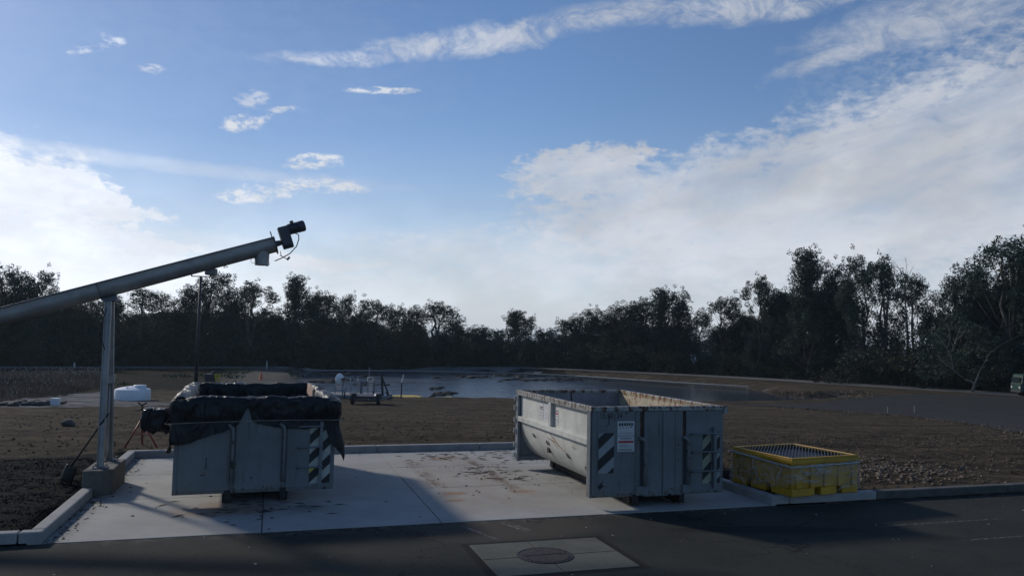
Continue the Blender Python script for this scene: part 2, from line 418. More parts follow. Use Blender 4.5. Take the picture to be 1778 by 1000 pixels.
# asphalt
def asphalt(name, c0, c1, spk=(.2, .19, .18), marks=False):
    m, nt, b = newmat(name); v = geovec(nt)
    big = nz(nt, v, .6, 5, .65).ss(.35, .65); gr = nz(nt, v, 60, 3, .6).ss(.3, .7)
    c = mixc(nt, big, c0, c1); c = mixc(nt, gr * .45, c, tuple(q * 1.9 for q in c1))
    s1 = nz(nt, v, 30, 2, .5, kind='VOR').ss(.16, .06); sel = nz(nt, v, 9, 2, .5, (1, 1, 1), (4, 4, 4)).ss(.50, .65)
    c = mixc(nt, s1 * sel * .55, c, spk); c = mixc(nt, nz(nt, v, 2.2, 7, .8, off=(3, 3, 3)).ss(.52, .72) * .5, c, tuple(q * .45 for q in c0))
    if marks:
        rot = nt.nodes.new('ShaderNodeVectorRotate'); rot.rotation_type = 'Z_AXIS'; rot.inputs['Angle'].default_value = -PSI; nt.links.new(v, rot.inputs[0])
        sp = nt.nodes.new('ShaderNodeSeparateXYZ'); nt.links.new(rot.outputs[0], sp.inputs[0]); a_, b__ = X(nt, sp.outputs[0]), X(nt, sp.outputs[1])
        w = (nz(nt, v, 1.2, 5, .7) - .5) * .5
        # damp oil stain with an irregular outline
        ex = (a_ - 7.0) / 1.5; ey = (b__ - 9.75 + (a_ - 7) * .22) / .22
        st = (ex * ex + ey * ey + w * 3).ss(1.15, .7); c = mixc(nt, st * .75, c, (.016, .017, .018))
        # dragged rust and mud in front of the slab
        ex = (a_ - 3.3) / 1.6; ey = (b__ - 10.6) / .7
        st = (ex * ex + ey * ey + w * 2).ss(1.2, .2); c = mixc(nt, st * .45, c, (.105, .082, .066))
        fm = (b__ - SB0).ss(-.35, 0) * nz(nt, v, 5, 5, .7).ss(.45, .65); c = mixc(nt, fm * .6, c, (.13, .12, .11))
        for (al, bl, a0, a1) in ((0, 9.55, 8.6, 10.9), (0, 8.6, 9.2, 12)):
            ln = (b__ - bl)._m('ABSOLUTE').ss(.035, .012) * (a_ - a0).ss(0, .5) * (a_ - a1).ss(.4, 0) * nz(nt, v, 12, 4, .7).ss(.42, .6)
            c = mixc(nt, ln * .7, c, (.2, .2, .19))
        dd = ((a_ - 3.445)._m('ABSOLUTE') - .885).max((b__ - 9.2)._m('ABSOLUTE') - .68) + w * .12
        c = mixc(nt, dd.ss(.13, .08) * .7, c, (.010, .010, .010))
        for (al, sl_, b0_, b1_) in ((3.05, -.35, 10.0, 11.0), (3.55, -.35, 10.35, 11.05), (3.62, -.35, 10.4, 11.0)):
            ln = (a_ - al - (b__ - b0_) * sl_ + w * .1)._m('ABSOLUTE').ss(.04, .01) * (b__ - b0_).ss(0, .2) * (b__ - b1_).ss(.0, -.2) * nz(nt, v, 9, 5, .8).ss(.42, .58)
            c = mixc(nt, ln * .8, c, (.22, .21, .20))
        mpc = nt.nodes.new('ShaderNodeVectorMath'); mpc.operation = 'ADD'; nt.links.new(v, mpc.inputs[0]); ncs = nt.nodes.new('ShaderNodeTexNoise'); ncs.inputs['Scale'].default_value = 2.5; nt.links.new(v, ncs.inputs['Vector']); nt.links.new(ncs.outputs['Color'], mpc.inputs[1])
        ck = nz(nt, mpc.outputs[0], .42, kind='EDGE').ss(.010, .003) * nz(nt, v, .35, 3, .5, off=(6, 1, 0)).ss(.46, .56); c = mixc(nt, ck * .75, c, (.007, .007, .007))
        vn = (nz(nt, v, .9, 6, .6, dist=1.0) - .5)._m('ABSOLUTE').ss(.006, .001) * nz(nt, v, .4, 2, .5).ss(.5, .6)
        c = mixc(nt, vn * .6, c, (.01, .01, .01))
    nt.links.new(c, b.inputs['Base Color']); b.inputs['Roughness'].default_value = .92; b.inputs['Specular IOR Level'].default_value = .12
    bump(nt, b, gr + nz(nt, v, 3, 3) * .3, .5, .008); return m
ASPH = asphalt('asphalt', (.019, .0215, .020), (.031, .033, .029), marks=True)
PAV2 = asphalt('worn_asphalt', (.022, .024, .024), (.036, .036, .034))
rd = MB(); n0 = len(rd.v)
A0, A1 = -120, 160
for i in range(80):
    a0 = A0 + (A1 - A0) * i / 80; a1 = A0 + (A1 - A0) * (i + 1) / 80
    rd.add([W(a0, -14, -.004), W(a1, -14, -.004), W(a1, SB0, -.004), W(a0, SB0, -.004)], [(0, 1, 2, 3)])
tag(rd.build('road', ASPH), kind='structure')
drape('paved_yard', PAVE, .03, PAV2)
# levee road strip
lv = MB(); st = []
x = LEV[0][0]
pts = []
for (p, q) in zip(LEV, LEV[1:]):
    k = max(1, int((Vector(q) - Vector(p)).length / 3))
    pts += [Vector(p).lerp(Vector(q), i / k) for i in range(k)]
for i, p in enumerate(pts):
    t = (pts[min(i + 1, len(pts) - 1)] - pts[max(i - 1, 0)]).normalized(); n_ = Vector((t.y, -t.x))
    for k in (.6, 2.5, 4.5, 6.2):
        q = p + n_ * k; lv.v.append((q.x, q.y, Hs(q.x, q.y) + .05))
for i in range(len(pts) - 1):
    for k in range(3): lv.f.append((i * 4 + k, (i + 1) * 4 + k, (i + 1) * 4 + k + 1, i * 4 + k + 1))
tag(lv.build('levee_road', asphalt('gravel_road', (.075, .077, .08), (.11, .11, .108)), smooth=True), kind='structure')

# ------------------------------------------------------------------ pond water
m, nt, b = newmat('pond_water'); v = geovec(nt)
stk = nz(nt, v, .9, 6, .68, (.16, 1.5, 1), (3, 3, 0)).ss(.42, .62)
scum = (nz(nt, v, .10, 7, .66, (.55, 1.5, 1), dist=.6)).ss(.52, .60); 
fine = nz(nt, v, .6, 6, .7, (.4, 2.2, 1)).ss(.42, .6)
bs = scum * (fine * .5 + .5)
sp = nt.nodes.new('ShaderNodeSeparateXYZ'); nt.links.new(v, sp.inputs[0]); px_ = X(nt, sp.outputs[0])
bs = bs * px_.ss(18, 6, .15, 1)
nt.links.new(mixc(nt, bs, (.035, .045, .058), (.045, .05, .055)), b.inputs['Base Color'])
rr = px_.ss(22, 0, .10, .20) + bs * .15 + stk * px_.ss(22, 0, .02, .14); nt.links.new(rr.s, b.inputs['Roughness']); b.inputs['IOR'].default_value = 1.33
bw = nt.nodes.new('ShaderNodeBump'); bw.inputs['Distance'].default_value = .06; nt.links.new(nz(nt, v, 3, 5, .65, (.6, 1.6, 1)).s, bw.inputs['Height']); nt.links.new((px_.ss(22, 0, .12, .45) + stk * px_.ss(22, 0, .05, .55)).s, bw.inputs['Strength']); nt.links.new(bw.outputs[0], b.inputs['Normal']); WATER = m
r = delaunay_2d_cdt([Vector(p) for p in POND], [(i, (i + 1) % len(POND)) for i in range(len(POND))], [], 1, 1e-4)
# water reaches a little under the banks
cx_ = sum(p[0] for p in POND) / len(POND); cy_ = sum(p[1] for p in POND) / len(POND)
w = MB(); x0 = min(p[0] for p in POND) - 6; x1 = max(p[0] for p in POND) + 8; y0 = min(p[1] for p in POND) - 6; y1 = max(p[1] for p in POND) + 3
def off(P_, d):
    n = len(P_); o = []
    ar = sum(P_[i - 1][0] * P_[i][1] - P_[i][0] * P_[i - 1][1] for i in range(n))
    sg = 1 if ar > 0 else -1
    for i in range(n):
        t = (Vector(P_[(i + 1) % n]) - Vector(P_[i - 1])).normalized(); o.append((P_[i][0] + t.y * d * sg, P_[i][1] - t.x * d * sg))
    return o
PO = off(POND, 1.2)
r = delaunay_2d_cdt([Vector(p) for p in PO], [(i, (i + 1) % len(PO)) for i in range(len(PO))], [], 1, 1e-4)
w.v = [(p.x, p.y, ZW) for p in r[0]]; w.f = [tuple(f) for f in r[2]]
o = w.build('pond_water', WATER, fix=True); tag(o, kind='structure')
if o.data.polygons[0].normal.z < 0: o.data.flip_normals()

# ------------------------------------------------------------------ slab and kerbs
m, nt, b = newmat('slab_concrete'); v = geovec(nt)
rot = nt.nodes.new('ShaderNodeVectorRotate'); rot.rotation_type = 'Z_AXIS'; rot.inputs['Angle'].default_value = -PSI; nt.links.new(v, rot.inputs[0]); rv = rot.outputs[0]
sp = nt.nodes.new('ShaderNodeSeparateXYZ'); nt.links.new(rv, sp.inputs[0]); a_, b__ = X(nt, sp.outputs[0]), X(nt, sp.outputs[1])
c = mixc(nt, nz(nt, v, .9, 6, .65).ss(.3, .7), (.27, .265, .25), (.35, .344, .325)); c = mixc(nt, nz(nt, v, 30, 4, .7).ss(.4, .8) * .35, c, (.28, .27, .26))
w = (nz(nt, rv, 2.5, 6, .72, (1, .35, 1)) - .5)
bay = (a_ - 3.75)._m('ABSOLUTE').ss(1.6, .4) * (b__ - 11.1).ss(0, 1.0) * (b__ - 17.6).ss(0, -.8)
c = mixc(nt, bay * (w * 2.2 + .5).clamp() * .62, c, (.27, .20, .135))
for ac in (2.98, 4.25):
    tr = (a_ - ac + w * .25)._m('ABSOLUTE').ss(.22, .02) * (b__ - 12.6).ss(0, .8) * (b__ - 16.9).ss(0, -.6) * nz(nt, rv, 3, 6, .75, (1.6, .5, 1), (3, 3, 3)).ss(.40, .62)
    c = mixc(nt, tr * .85, c, (.115, .065, .038))
for (ax_, bx_, r_) in ((3.15, 13.15, .26), (4.35, 13.1, .30), (3.0, 12.6, .22), (-.6, 12.72, .95), (3.8, 17.0, .4)):
    e = ((a_ - ax_) * (a_ - ax_) + (b__ - bx_) * (b__ - bx_) * 2.2 + w * r_ * r_ * 2.2).ss(r_ * r_, 0); c = mixc(nt, e * .7, c, (.23, .12, .055))
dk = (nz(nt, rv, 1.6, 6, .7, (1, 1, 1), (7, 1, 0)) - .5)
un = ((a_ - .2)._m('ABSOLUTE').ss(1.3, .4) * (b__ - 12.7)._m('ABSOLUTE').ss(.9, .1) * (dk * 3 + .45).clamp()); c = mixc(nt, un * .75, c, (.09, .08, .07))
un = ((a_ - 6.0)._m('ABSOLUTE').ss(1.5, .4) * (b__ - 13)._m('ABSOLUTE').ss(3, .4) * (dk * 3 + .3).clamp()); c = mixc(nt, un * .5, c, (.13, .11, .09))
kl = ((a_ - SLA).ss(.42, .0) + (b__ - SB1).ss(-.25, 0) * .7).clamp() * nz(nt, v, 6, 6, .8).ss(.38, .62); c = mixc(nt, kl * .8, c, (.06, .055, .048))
spk = nz(nt, v, 6, 2, .5, kind='VOR').ss(.05, .025) * nz(nt, v, 3, 2, .5).ss(.45, .6); c = mixc(nt, spk * .8, c, (.07, .06, .05))
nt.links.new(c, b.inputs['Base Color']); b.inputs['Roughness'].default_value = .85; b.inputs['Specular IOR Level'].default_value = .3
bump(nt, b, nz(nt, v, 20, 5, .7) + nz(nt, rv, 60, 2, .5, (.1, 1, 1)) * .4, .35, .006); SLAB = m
def concrete(name, c0, c1, bs=.4, sc=3):
    m, nt, b = newmat(name); v = geovec(nt)
    c = mixc(nt, nz(nt, v, sc, 6, .7).ss(.3, .7), c0, c1); c = mixc(nt, nz(nt, v, 40, 4, .7).ss(.5, .8) * .5, c, tuple(q * .5 for q in c0))
    nt.links.new(c, b.inputs['Base Color']); b.inputs['Roughness'].default_value = .88; b.inputs['Specular IOR Level'].default_value = .3
    bump(nt, b, nz(nt, v, 25, 6, .75), bs, .01); return m
KERB = concrete('kerb_concrete', (.24, .24, .235), (.32, .315, .31))
GAP = flat('joint_fill', (.05, .048, .045), .95)  # dark filler seen in the joints between slab bays
acuts = [SLA, -.02, 2.47, 5.04, SLB]; bcuts = [SB0, 13.72, 15.98, SB1]
slab = MB(); J = .008
for i in range(4):
    for j in range(3):
        a0, a1, b0, b1 = acuts[i] + J, acuts[i + 1] - J, bcuts[j] + (J if j else 0), bcuts[j + 1] - J
        v8 = [W(a, b, z) for z in (-.05, .004) for b in (b0, b1) for a in (a0, a1)]
        slab.add(v8, [(0, 2, 3, 1), (4, 5, 7, 6), (0, 1, 5, 4), (2, 6, 7, 3), (0, 4, 6, 2), (1, 3, 7, 5)])
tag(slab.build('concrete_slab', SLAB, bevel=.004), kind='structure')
jb = MB(); v4 = [W(SLA, SB0, -.02), W(SLB, SB0, -.02), W(SLB, SB1, -.02), W(SLA, SB1, -.02)]
jb.add(v4, [(0, 1, 2, 3)]); tag(jb.build('slab_joint_filler', GAP), kind='structure')
Mw = Matrix.Rotation(PSI, 4, 'Z')
def kerb(a0, a1, b0, b1, h=KH, name='kerb', mat=None):
    k = MB().box(a0, a1, b0, b1, -.1, h, Mw); return tag(k.build(name, mat or KERB, bevel=.022), kind='structure')
g_ = .006
for b0, b1 in ((SB0 + KW + g_, 14.05), (15.5, SB1)): kerb(SLA - KW, SLA, b0, b1)
for a0, a1 in ((SLA - KW, -.9), (-.9 + g_, 2.44), (2.44 + g_, 4.9), (4.9 + g_, 8.3)): kerb(a0, a1, SB1 + g_, SB1 + KW)
for a0, a1 in ((-2.75 - 3 * i - 3, -2.75 - 3 * i - g_) for i in range(16)): kerb(a0 - .17, a1 - .17, SB0, SB0 + KW)
kerb(-2.92 + g_, SLA, SB0, SB0 + KW)
kerb(SLB, SLB + KW, SB0 + KW + g_, SB1)
kerb(SLB, SLB + .35, SB0, SB0 + KW); 
DKERB = concrete('dark_kerb_concrete', (.055, .055, .053), (.105, .10, .092))  # darker concrete for the right kerb after its first pieces
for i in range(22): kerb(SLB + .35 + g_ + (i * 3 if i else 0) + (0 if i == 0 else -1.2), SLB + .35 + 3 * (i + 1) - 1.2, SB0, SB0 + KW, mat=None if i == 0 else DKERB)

# manhole pad + cover
PADM = concrete('pad_concrete', (.068, .073, .062), (.104, .108, .090), .4, 2)
pad = MB(); pa0, pa1, pb0, pb1 = 2.56, 4.33, 8.52, 9.88; mc = (3.36, 9.2)
for (a0, a1) in ((pa0, mc[0] - J), (mc[0] + J, pa1)):
    for (b0, b1) in ((pb0, mc[1] - J), (mc[1] + J, pb1)): pad.box(a0, a1, b0, b1, -.03, .004, Mw)
tag(pad.build('manhole_pad', PADM, bevel=.004), kind='structure')
mm = empty('manhole_cover', W(mc[0], mc[1], .005), PSI, label='round dark iron manhole cover in the square concrete pad on the road', cat='manhole cover')
IRON = flat('cast_iron', (.045, .04, .042), .6, .6, .3, 12, .4)
fr = MB().lathe([(.332, -.01), (.332, .008), (.352, .008), (.352, -.01)]); fr.build('frame', IRON, mm)
lid = MB().lathe([(.33, -.01), (.33, .004)])
for i in range(-9, 10):
    xx = i * .034; hw = math.sqrt(max(0, .31 ** 2 - xx ** 2))
    for (s0, s1) in ((-hw, -.02), (.02, hw)): 
        if s1 - s0 > .03: lid.box(xx - .010, xx + .010, s0, s1, .003, .011)
lid.build('lid', IRON, mm)
for q in (-1, 1): MB().box(-.02 + q * .24, .02 + q * .24, -.012, .012, .004, .013).build('pick_hole', flat('hole', (.01, .01, .01), .9), mm)

# ------------------------------------------------------------------ paint materials
def paint(name, col, chips=.62, rustc=(.13, .055, .022), streak=.5, rough=.5, dirt=(.12, .10, .075), dl=.35):
    m, nt, b = newmat(name); v = objvec(nt)
    c = mixc(nt, nz(nt, v, 1.5, 5, .6).ss(.3, .7), tuple(q * .80 for q in col), tuple(q * 1.06 for q in col))
    s_ = nz(nt, v, 6, 5, .7, (3, 3, .18)).ss(.46, .75) * streak; c = mixc(nt, s_, c, tuple(q * .55 for q in col))
    d_ = nz(nt, v, 2.2, 6, .75, off=(3, 1, 2)).ss(.52, .75) * dl; c = mixc(nt, d_, c, dirt)
    se = nt.nodes.new('ShaderNodeSeparateXYZ'); nt.links.new(v, se.inputs[0]); ez = X(nt, se.outputs[2])
    wear = (ez.ss(.42, .17) + ez.ss(1.46, 1.62)).clamp() * .075
    kn = nz(nt, v, 7, 7, .78, (1.2, 1.2, .8), (5, 5, 5)) + wear; k = kn.ss(chips, chips + .018); halo = kn.ss(chips - .05, chips + .02) * .45
    c = mixc(nt, halo, c, (.22, .13, .06)); c = mixc(nt, k, c, rustc)
    nt.links.new(c, b.inputs['Base Color'])
    nt.links.new((k * .35 + rough).s, b.inputs['Roughness'])
    run = nz(nt, v, 9, 3, .6, (3, 3, .10), (2, 8, 1)).ss(.60, .68) * nz(nt, v, 1.5, 4, .7, off=(7, 0, 4)).ss(.45, .7) * .55
    c = mixc(nt, run, c, (rustc[0] * 1.2, rustc[1] * 1.2, rustc[2] * 1.2)); nt.links.new(c, b.inputs['Base Color'])
    bump(nt, b, nz(nt, v, 2.2, 3, .5) * 2.2 - k * .05, .35, .03); return m
GREY = paint('sunlit_grey_paint', (.56, .56, .515), .64)  # container paint lightened and warmed: sunlight on the flanks put into the colour
GREY_SHADE = paint('shaded_chipped_grey', (.135, .152, .165), .63, (.02, .012, .009), .3)  # same chipped paint darkened and blued: shade of the front painted in
RUST = paint('rusty_cream_steel', (.46, .39, .28), .56, (.22, .10, .045), .5, .7, (.3, .15, .07), .7)
DARKST = flat('dark_steel', (.022, .02, .02), .7, .3, .4, 10, .3)
BLACKM = flat('black_marking', (.006, .008, .013), .5, 0, .3)
WHITEM = flat('pale_reflective', (.34, .36, .33), .45, 0, .2)
YELM = flat('yellow_reflective', (.42, .36, .06), .45, 0, .3)
PAPER = flat('paper', (.50, .50, .51), .6, 0, .08, 3)
REDM = flat('red_print', (.34, .03, .03), .6, 0, .1)
INK = flat('ink', (.018, .02, .025), .6, 0, .1)

def clip(poly, x0, x1, y0, y1):
    for ax, lim, sgn in ((0, x0, 1), (0, x1, -1), (1, y0, 1), (1, y1, -1)):
        out = []
        for i in range(len(poly)):
            p, q = poly[i - 1], poly[i]; fp, fq = sgn * (p[ax] - lim), sgn * (q[ax] - lim)
            if (fp >= 0) != (fq >= 0):
                t = fp / (fp - fq); out.append((p[0] + (q[0] - p[0]) * t, p[1] + (q[1] - p[1]) * t))
            if fq >= 0: out.append(q)
        poly = out
        if not poly: return []
    return poly
FR = Matrix(((1, 0, 0, 0), (0, 0, 1, 0), (0, 1, 0, 0), (0, 0, 0, 1)))      # (x,z) outlines on the front face, extruded in y
def FM(y): return Matrix.Translation((0, y, 0)) @ FR
def stripes(root, x0, x1, z0, z1, y, back=None, per=.27, wd_=.135, slope=.9, ph=0, name='hazard_stripes', torn=None):
    if back:
        MB().prism([(x0, z0), (x1, z0), (x1, z1), (x0, z1)], FM(y - .003), .003).build('reflective_panel', back, root)
    mb = MB(); k = -6
    while k < 12:
        zb = z0 + k * per + ph
        q = clip([(x0, zb), (x1, zb + (x1 - x0) * slope), (x1, zb + (x1 - x0) * slope + wd_), (x0, zb + wd_)], x0, x1, z0, z1)
        if len(q) > 2:
            if torn: q = [(a + rnd.uniform(-torn, torn), c) for a, c in q]
            mb.prism(q, FM(y - .006), .003)
        k += 1
    return mb.build(name, BLACKM, root)
def text(root, s_, size, M, mat, name, sx=1):
    cu = bpy.data.curves.new(name, 'FONT'); cu.body = s_; cu.size = size; cu.extrude = .0008
    o = bpy.data.objects.new(name + '_tmp', cu); COL.objects.link(o); bpy.context.view_layer.update()
    me = bpy.data.meshes.new_from_object(o.evaluated_get(bpy.context.evaluated_depsgraph_get())); me.name = name
    bpy.data.objects.remove(o); me.materials.clear(); me.materials.append(mat)
    me.transform(M @ Matrix.Diagonal((sx, 1, 1, 1)))
    q = bpy.data.objects.new(name, me); COL.objects.link(q); q.parent = root; return q
TXF = lambda x, y, z: Matrix.Translation((x, y, z)) @ Matrix.Rotation(PI / 2, 4, 'X')

CW, CZ0, CZT = 2.44, .17, 1.62
def container(loc, rz, L_, left):
    root = empty('rolloff_container', loc, rz)
    th = .012
    # shell: cross section in x,z swept along y
    prof = [(.07, CZT - .02), (.07, 1.02)]
    for i in range(13):
        t = i / 12 * PI / 2; prof.append((.07 + .62 * (1 - math.cos(t)), 1.02 - .80 * math.sin(t)))
    prof += [(CW - x, z) for x, z in reversed(prof)]
    n = len(prof); sh = MB()
    inn = []
    for i in range(n):
        p = Vector(prof[max(0, i - 1)]); q = Vector(prof[min(n - 1, i + 1)]); t = (q - p).normalized(); inn.append((prof[i][0] - t.y * .02, prof[i][1] + t.x * .02))
    vs = [(x, y, z) for pr in (prof, inn) for y in (.03, L_ - .03) for x, z in pr]
    fs = []
    for i in range(n - 1):
        fs.append((i, i + 1, n + i + 1, n + i)); fs.append((2 * n + i, 3 * n + i, 3 * n + i + 1, 2 * n + i + 1))
    for e in (0, n - 1): fs.append((e, n + e, 3 * n + e, 2 * n + e))
    outer = MB(); outer.v = vs; outer.f = fs[0::2][:n - 1] + fs[-2:]; outer.f = [f for f in fs if max(f) < 2 * n]
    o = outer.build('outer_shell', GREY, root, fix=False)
    inner = MB(); inner.v = vs; inner.f = [f for f in fs if min(f) >= 2 * n] + fs[-2:]
    o2 = inner.build('inner_lining', RUST, root, fix=False)
    for o_ in (o, o2):
        for i, p in enumerate(o_.data.polygons): p.use_smooth = True
        md = o_.modifiers.new('edge', 'EDGE_SPLIT'); md.split_angle = .5
    # end walls
    fp = MB().box(0, CW, 0, .05, CZ0, CZT - .075)
    fp.box(0, .03, .05, .14, CZ0, CZT - .06); fp.box(CW - .03, CW, .05, .14, CZ0, CZT - .06)
    fp.build('front_wall', GREY_SHADE, root, bevel=.004)
    pan = MB()
    if not left:
        pan.box(.03, .862, -.045, -.0005, CZ0 + .04, CZT - .08); pan.box(1.71, CW - .03, -.045, -.0005, CZ0 + .04, CZT - .08)
        pan.box(.934, 1.64, -.055, -.0005, CZ0 + .0, CZT - .08); pan.box(1.27, 1.35, -.075, -.0555, CZ0 + .02, CZT - .09)
        pan.box(.775, .79, -.058, -.0455, CZ0 + .05, CZT - .09); pan.box(1.50, 1.515, -.065, -.0555, CZ0 + .05, CZT - .09); pan.box(.10, .112, -.052, -.0455, CZ0 + .05, CZT - .09)
    else:
        pan.box(.07, .82, -.03, -.0005, CZ0 + .05, CZT - .08); pan.box(.90, 1.60, -.045, -.0005, CZ0 + .05, CZT - .08); pan.box(1.68, CW - .07, -.03, -.0005, CZ0 + .05, CZT - .08)
    yf = -.045 if not left else -.03
    pan.build('wall_panel', GREY_SHADE, root, bevel=.006)
    if not left:
        DRU = paint('dark_rust', (.03, .018, .013), .55)
        for x in (.866, 1.644): MB().box(x, x + .063, -.012, -.0008, 1.08, CZT - .09).build('rust_streak', DRU, root)
    rw = MB().box(0, CW, L_ - .05, L_, CZ0, CZT - .06); rw.box(0, .05, L_ - .14, L_ - .05, CZ0, CZT - .1); rw.box(CW - .05, CW, L_ - .14, L_ - .05, CZ0, CZT - .1)
    rw.box(.05, CW - .05, L_ - .1, L_ - .05, CZ0, CZ0 + .09)
    rw.build('rear_door', flat('shaded_blue_grey', (.16, .18, .21), .55, 0, .15), root, bevel=.004)
    MB().box(CW * .5 - .012, CW * .5 + .012, L_ - .062, L_ - .0505, CZ0 + .4, CZT - .07).build('door_seam', DARKST, root)
    for z in (.28, .5, .78, 1.0, 1.25, 1.45): MB().cyl((-.03, L_ - .02, z - .045), (-.03, L_ - .02, z + .045), .022, 10).build('hinge', GREY, root, smooth=False)
    # top rails
    tr = MB()
    tr.box(0, CW, -.05, .06, CZT - .075, CZT); tr.box(0, CW, L_ - .07, L_, CZT - .06, CZT - .002)
    tr.box(0, .09, .06, L_ - .07, CZT - .10, CZT - .001); tr.box(CW - .09, CW, .06, L_ - .07, CZT - .10, CZT - .001)
    tr.box(CW - .02, CW + .05, -.07, .04, CZT - .13, CZT + .004)
    tr.build('top_rail', GREY_SHADE if left else paint('chipped_rail', (.28, .29, .285), .575, (.06, .03, .02), .3), root, bevel=.008)
    for sx_ in (0, 1):
        x0, x1 = (.0, .07) if sx_ == 0 else (CW - .07, CW)
        MB().box(x0, x1, .14, L_ - .14, .99, 1.09).build('side_rail', GREY, root, bevel=.006)
        st_ = MB().box(x0, x1, L_ * .47, L_ * .47 + .13, 1.09, CZT - .10); st_.build('side_post', GREY, root, bevel=.006)
    # skids
    for x in (.76, 1.60):
        sk = MB().box(x, x + .09, -.02, L_ - .05, .045, .225); sk.box(x - .02, x + .11, -.02, L_ - .05, .035, .05)
        s_ = sk.build('skid_rail', DARKST, root)
        for yy in (.12, L_ - .25): MB().cyl((x - .03, yy, .085), (x + .12, yy, .085), .075, 16).build('roller', DARKST, s_)
        if not left: MB().box(x + .02, x + .20, -.10, -.02, .20, .34).build('skid_bracket', GREY_SHADE, root, bevel=.006)
    # bent guard pipes
    for x in ((.94, 1.73) if not left else (.86, 1.64)):
        yy = yf - .05
        z1 = 1.09 if not left else 1.22
        pts_ = [(x - .09, yf + .01, z1 + .02), (x - .06, yy + .01, z1 + .015), (x - .015, yy, z1 - .02), (x, yy, z1 - .08), (x, yy, .75), (x, yy, .34)]
        MB().tube(pts_, [q_ * (.72 if left else 1) for q_ in (.028, .032, .034, .034, .033, .033)], 10).build('guard_pipe', paint('chipped_pipe', (.15, .165, .175), .56, (.03, .02, .015), .6), root, smooth=True)
    # ladder
    if not left: zs, xa, xb, xv = (1.17, .87, .555), 1.80, 2.34, 2.23
    else: zs, xa, xb, xv = (1.20, .87, .55), 1.86, 2.24, 2.215
    for z in zs:
        rg = MB().tube([(xa, yf, z - .03), (xa, yf - .05, z - .005), (xa + .02, yf - .08, z), (xb - .02, yf - .08, z), (xb, yf - .05, z), (xb, yf, z)], .014, 8)
        rg.build('ladder_rung', GREY_SHADE, root, smooth=True)
    MB().box(xv - .025, xv + .025, yf - .065, yf - .007, .26, 1.27).build('ladder_post', GREY_SHADE, root, bevel=.004)
    return root, yf

# ------------------------------------------------------------------ right container
rc_loc = W(4.95, 11.54); rc, yf = container((rc_loc.x, rc_loc.y, 0), PSI, 3.94, False)
tag(rc, 'open grey steel waste container with number 15 0134, standing uncovered on the slab', 'container')
q = yf
LITE = flat('faded_reflective', (.235, .26, .275), .5, 0, .15); LITE2 = flat('yellowed_reflective', (.24, .26, .19), .5, 0, .2)
stripes(rc, .13, .40, .56, 1.20, q, LITE, .34, .17, .85, .04, torn=.012)
MB().prism([(.12, .36), (.22, .45), (.19, .39), (.23, .36), (.15, .30), (.13, .33)], FM(q - .006), .003).build('torn_stripe', BLACKM, rc)
stripes(rc, 2.02, 2.18, .34, 1.15, q, LITE2, .33, .17, .95, .05); stripes(rc, 2.27, 2.35, .34, 1.15, q, LITE, .33, .19, .95, .18)
text(rc, '15', .135, TXF(.14, q - .003, 1.43), INK, 'number_marking', .8)
text(rc, '0134', .135, TXF(.325, q - .003, 1.43), INK, 'number_marking', .8)
sc = MB()
for (x0, z0, x1, z1) in ((.27, 1.50, .33, 1.42), (.26, 1.44, .34, 1.47), (.30, 1.52, .31, 1.33), (.24, 1.30, .28, 1.33)): sc.bar((x0, q - .003, z0), (x1, q - .003, z1), .008, .008)
sc.build('scratch', INK, rc)
def sticker(root, x, z, w_, h_, y, lines, red=None, head=None, warn=None, side=False):
    Mx = FM(y - .004) if not side else Matrix.Translation((y - .004, 0, 0)) @ Matrix(((0, 0, 1, 0), (1, 0, 0, 0), (0, 1, 0, 0), (0, 0, 0, 1)))
    s_ = MB().prism([(x, z), (x + w_, z), (x + w_, z + h_), (x, z + h_)], Mx, .003).build('sticker', PAPER, root)
    def strip(nm, mt, x0, z0, x1, z1, d):
        MB().prism([(x0, z0), (x1, z0), (x1, z1), (x0, z1)], Mx @ Matrix.Translation((0, 0, -d)), d * .5).build(nm, mt, s_)
    if red: strip('red_band', REDM, x + w_ * .06, z + h_ * red[0], x + w_ * .94, z + h_ * red[1], .0016)
    if head: 
        for k in range(6): strip('print_line', INK, x + w_ * (.08 + .145 * k), z + h_ * head[0], x + w_ * (.08 + .145 * k + .11), z + h_ * head[1], .0016)
    mb = MB()
    for (f0, x0, x1, hh_) in lines:
        mb.prism([(x + w_ * x0, z + h_ * f0), (x + w_ * x1, z + h_ * f0), (x + w_ * x1, z + h_ * (f0 + hh_)), (x + w_ * x0, z + h_ * (f0 + hh_))], Mx @ Matrix.Translation((0, 0, -.0016)), .0008)
    if lines: mb.build('print_line', INK, s_)
    return s_
fx = lambda p: (p - 60) / 1175 * 2.44
sticker(rc, fx(280), 1.155, .30, .23, q, [(.12, .06, .94, .02), (.2, .06, .8, .015), (.52, .12, .2, .05), (.55, .3, .38, .04), (.52, .5, .6, .05), (.55, .75, .86, .07), (.68, .05, .95, .03)], None, (.72, .88))
s2 = sticker(rc, fx(280), .90, .30, .245, q, [(.07, .06, .9, .03), (.14, .06, .9, .03), (.42, .1, .5, .015), (.36, .1, .9, .015), (.30, .1, .8, .015)], (.56, .70))
text(rc, 'WARNING', .042, TXF(fx(280) + .045, q - .005, .90 + .80 * .245), INK, 'warning_text', 1.0)
sx0 = .07
s3 = sticker(rc, 1.62, 1.19, .16, .24, sx0, [(.1, .1, .9, .02), (.2, .1, .9, .02), (.45, .1, .8, .02), (.8, .15, .85, .07)], (.58, .70), side=True)
sticker(rc, 2.10, 1.13, .26, .34, sx0, [(.2, .2, .8, .015), (.35, .3, .8, .015), (.5, .3, .75, .015), (.72, .5, .62, .04), (.84, .5, .62, .04)], side=True)
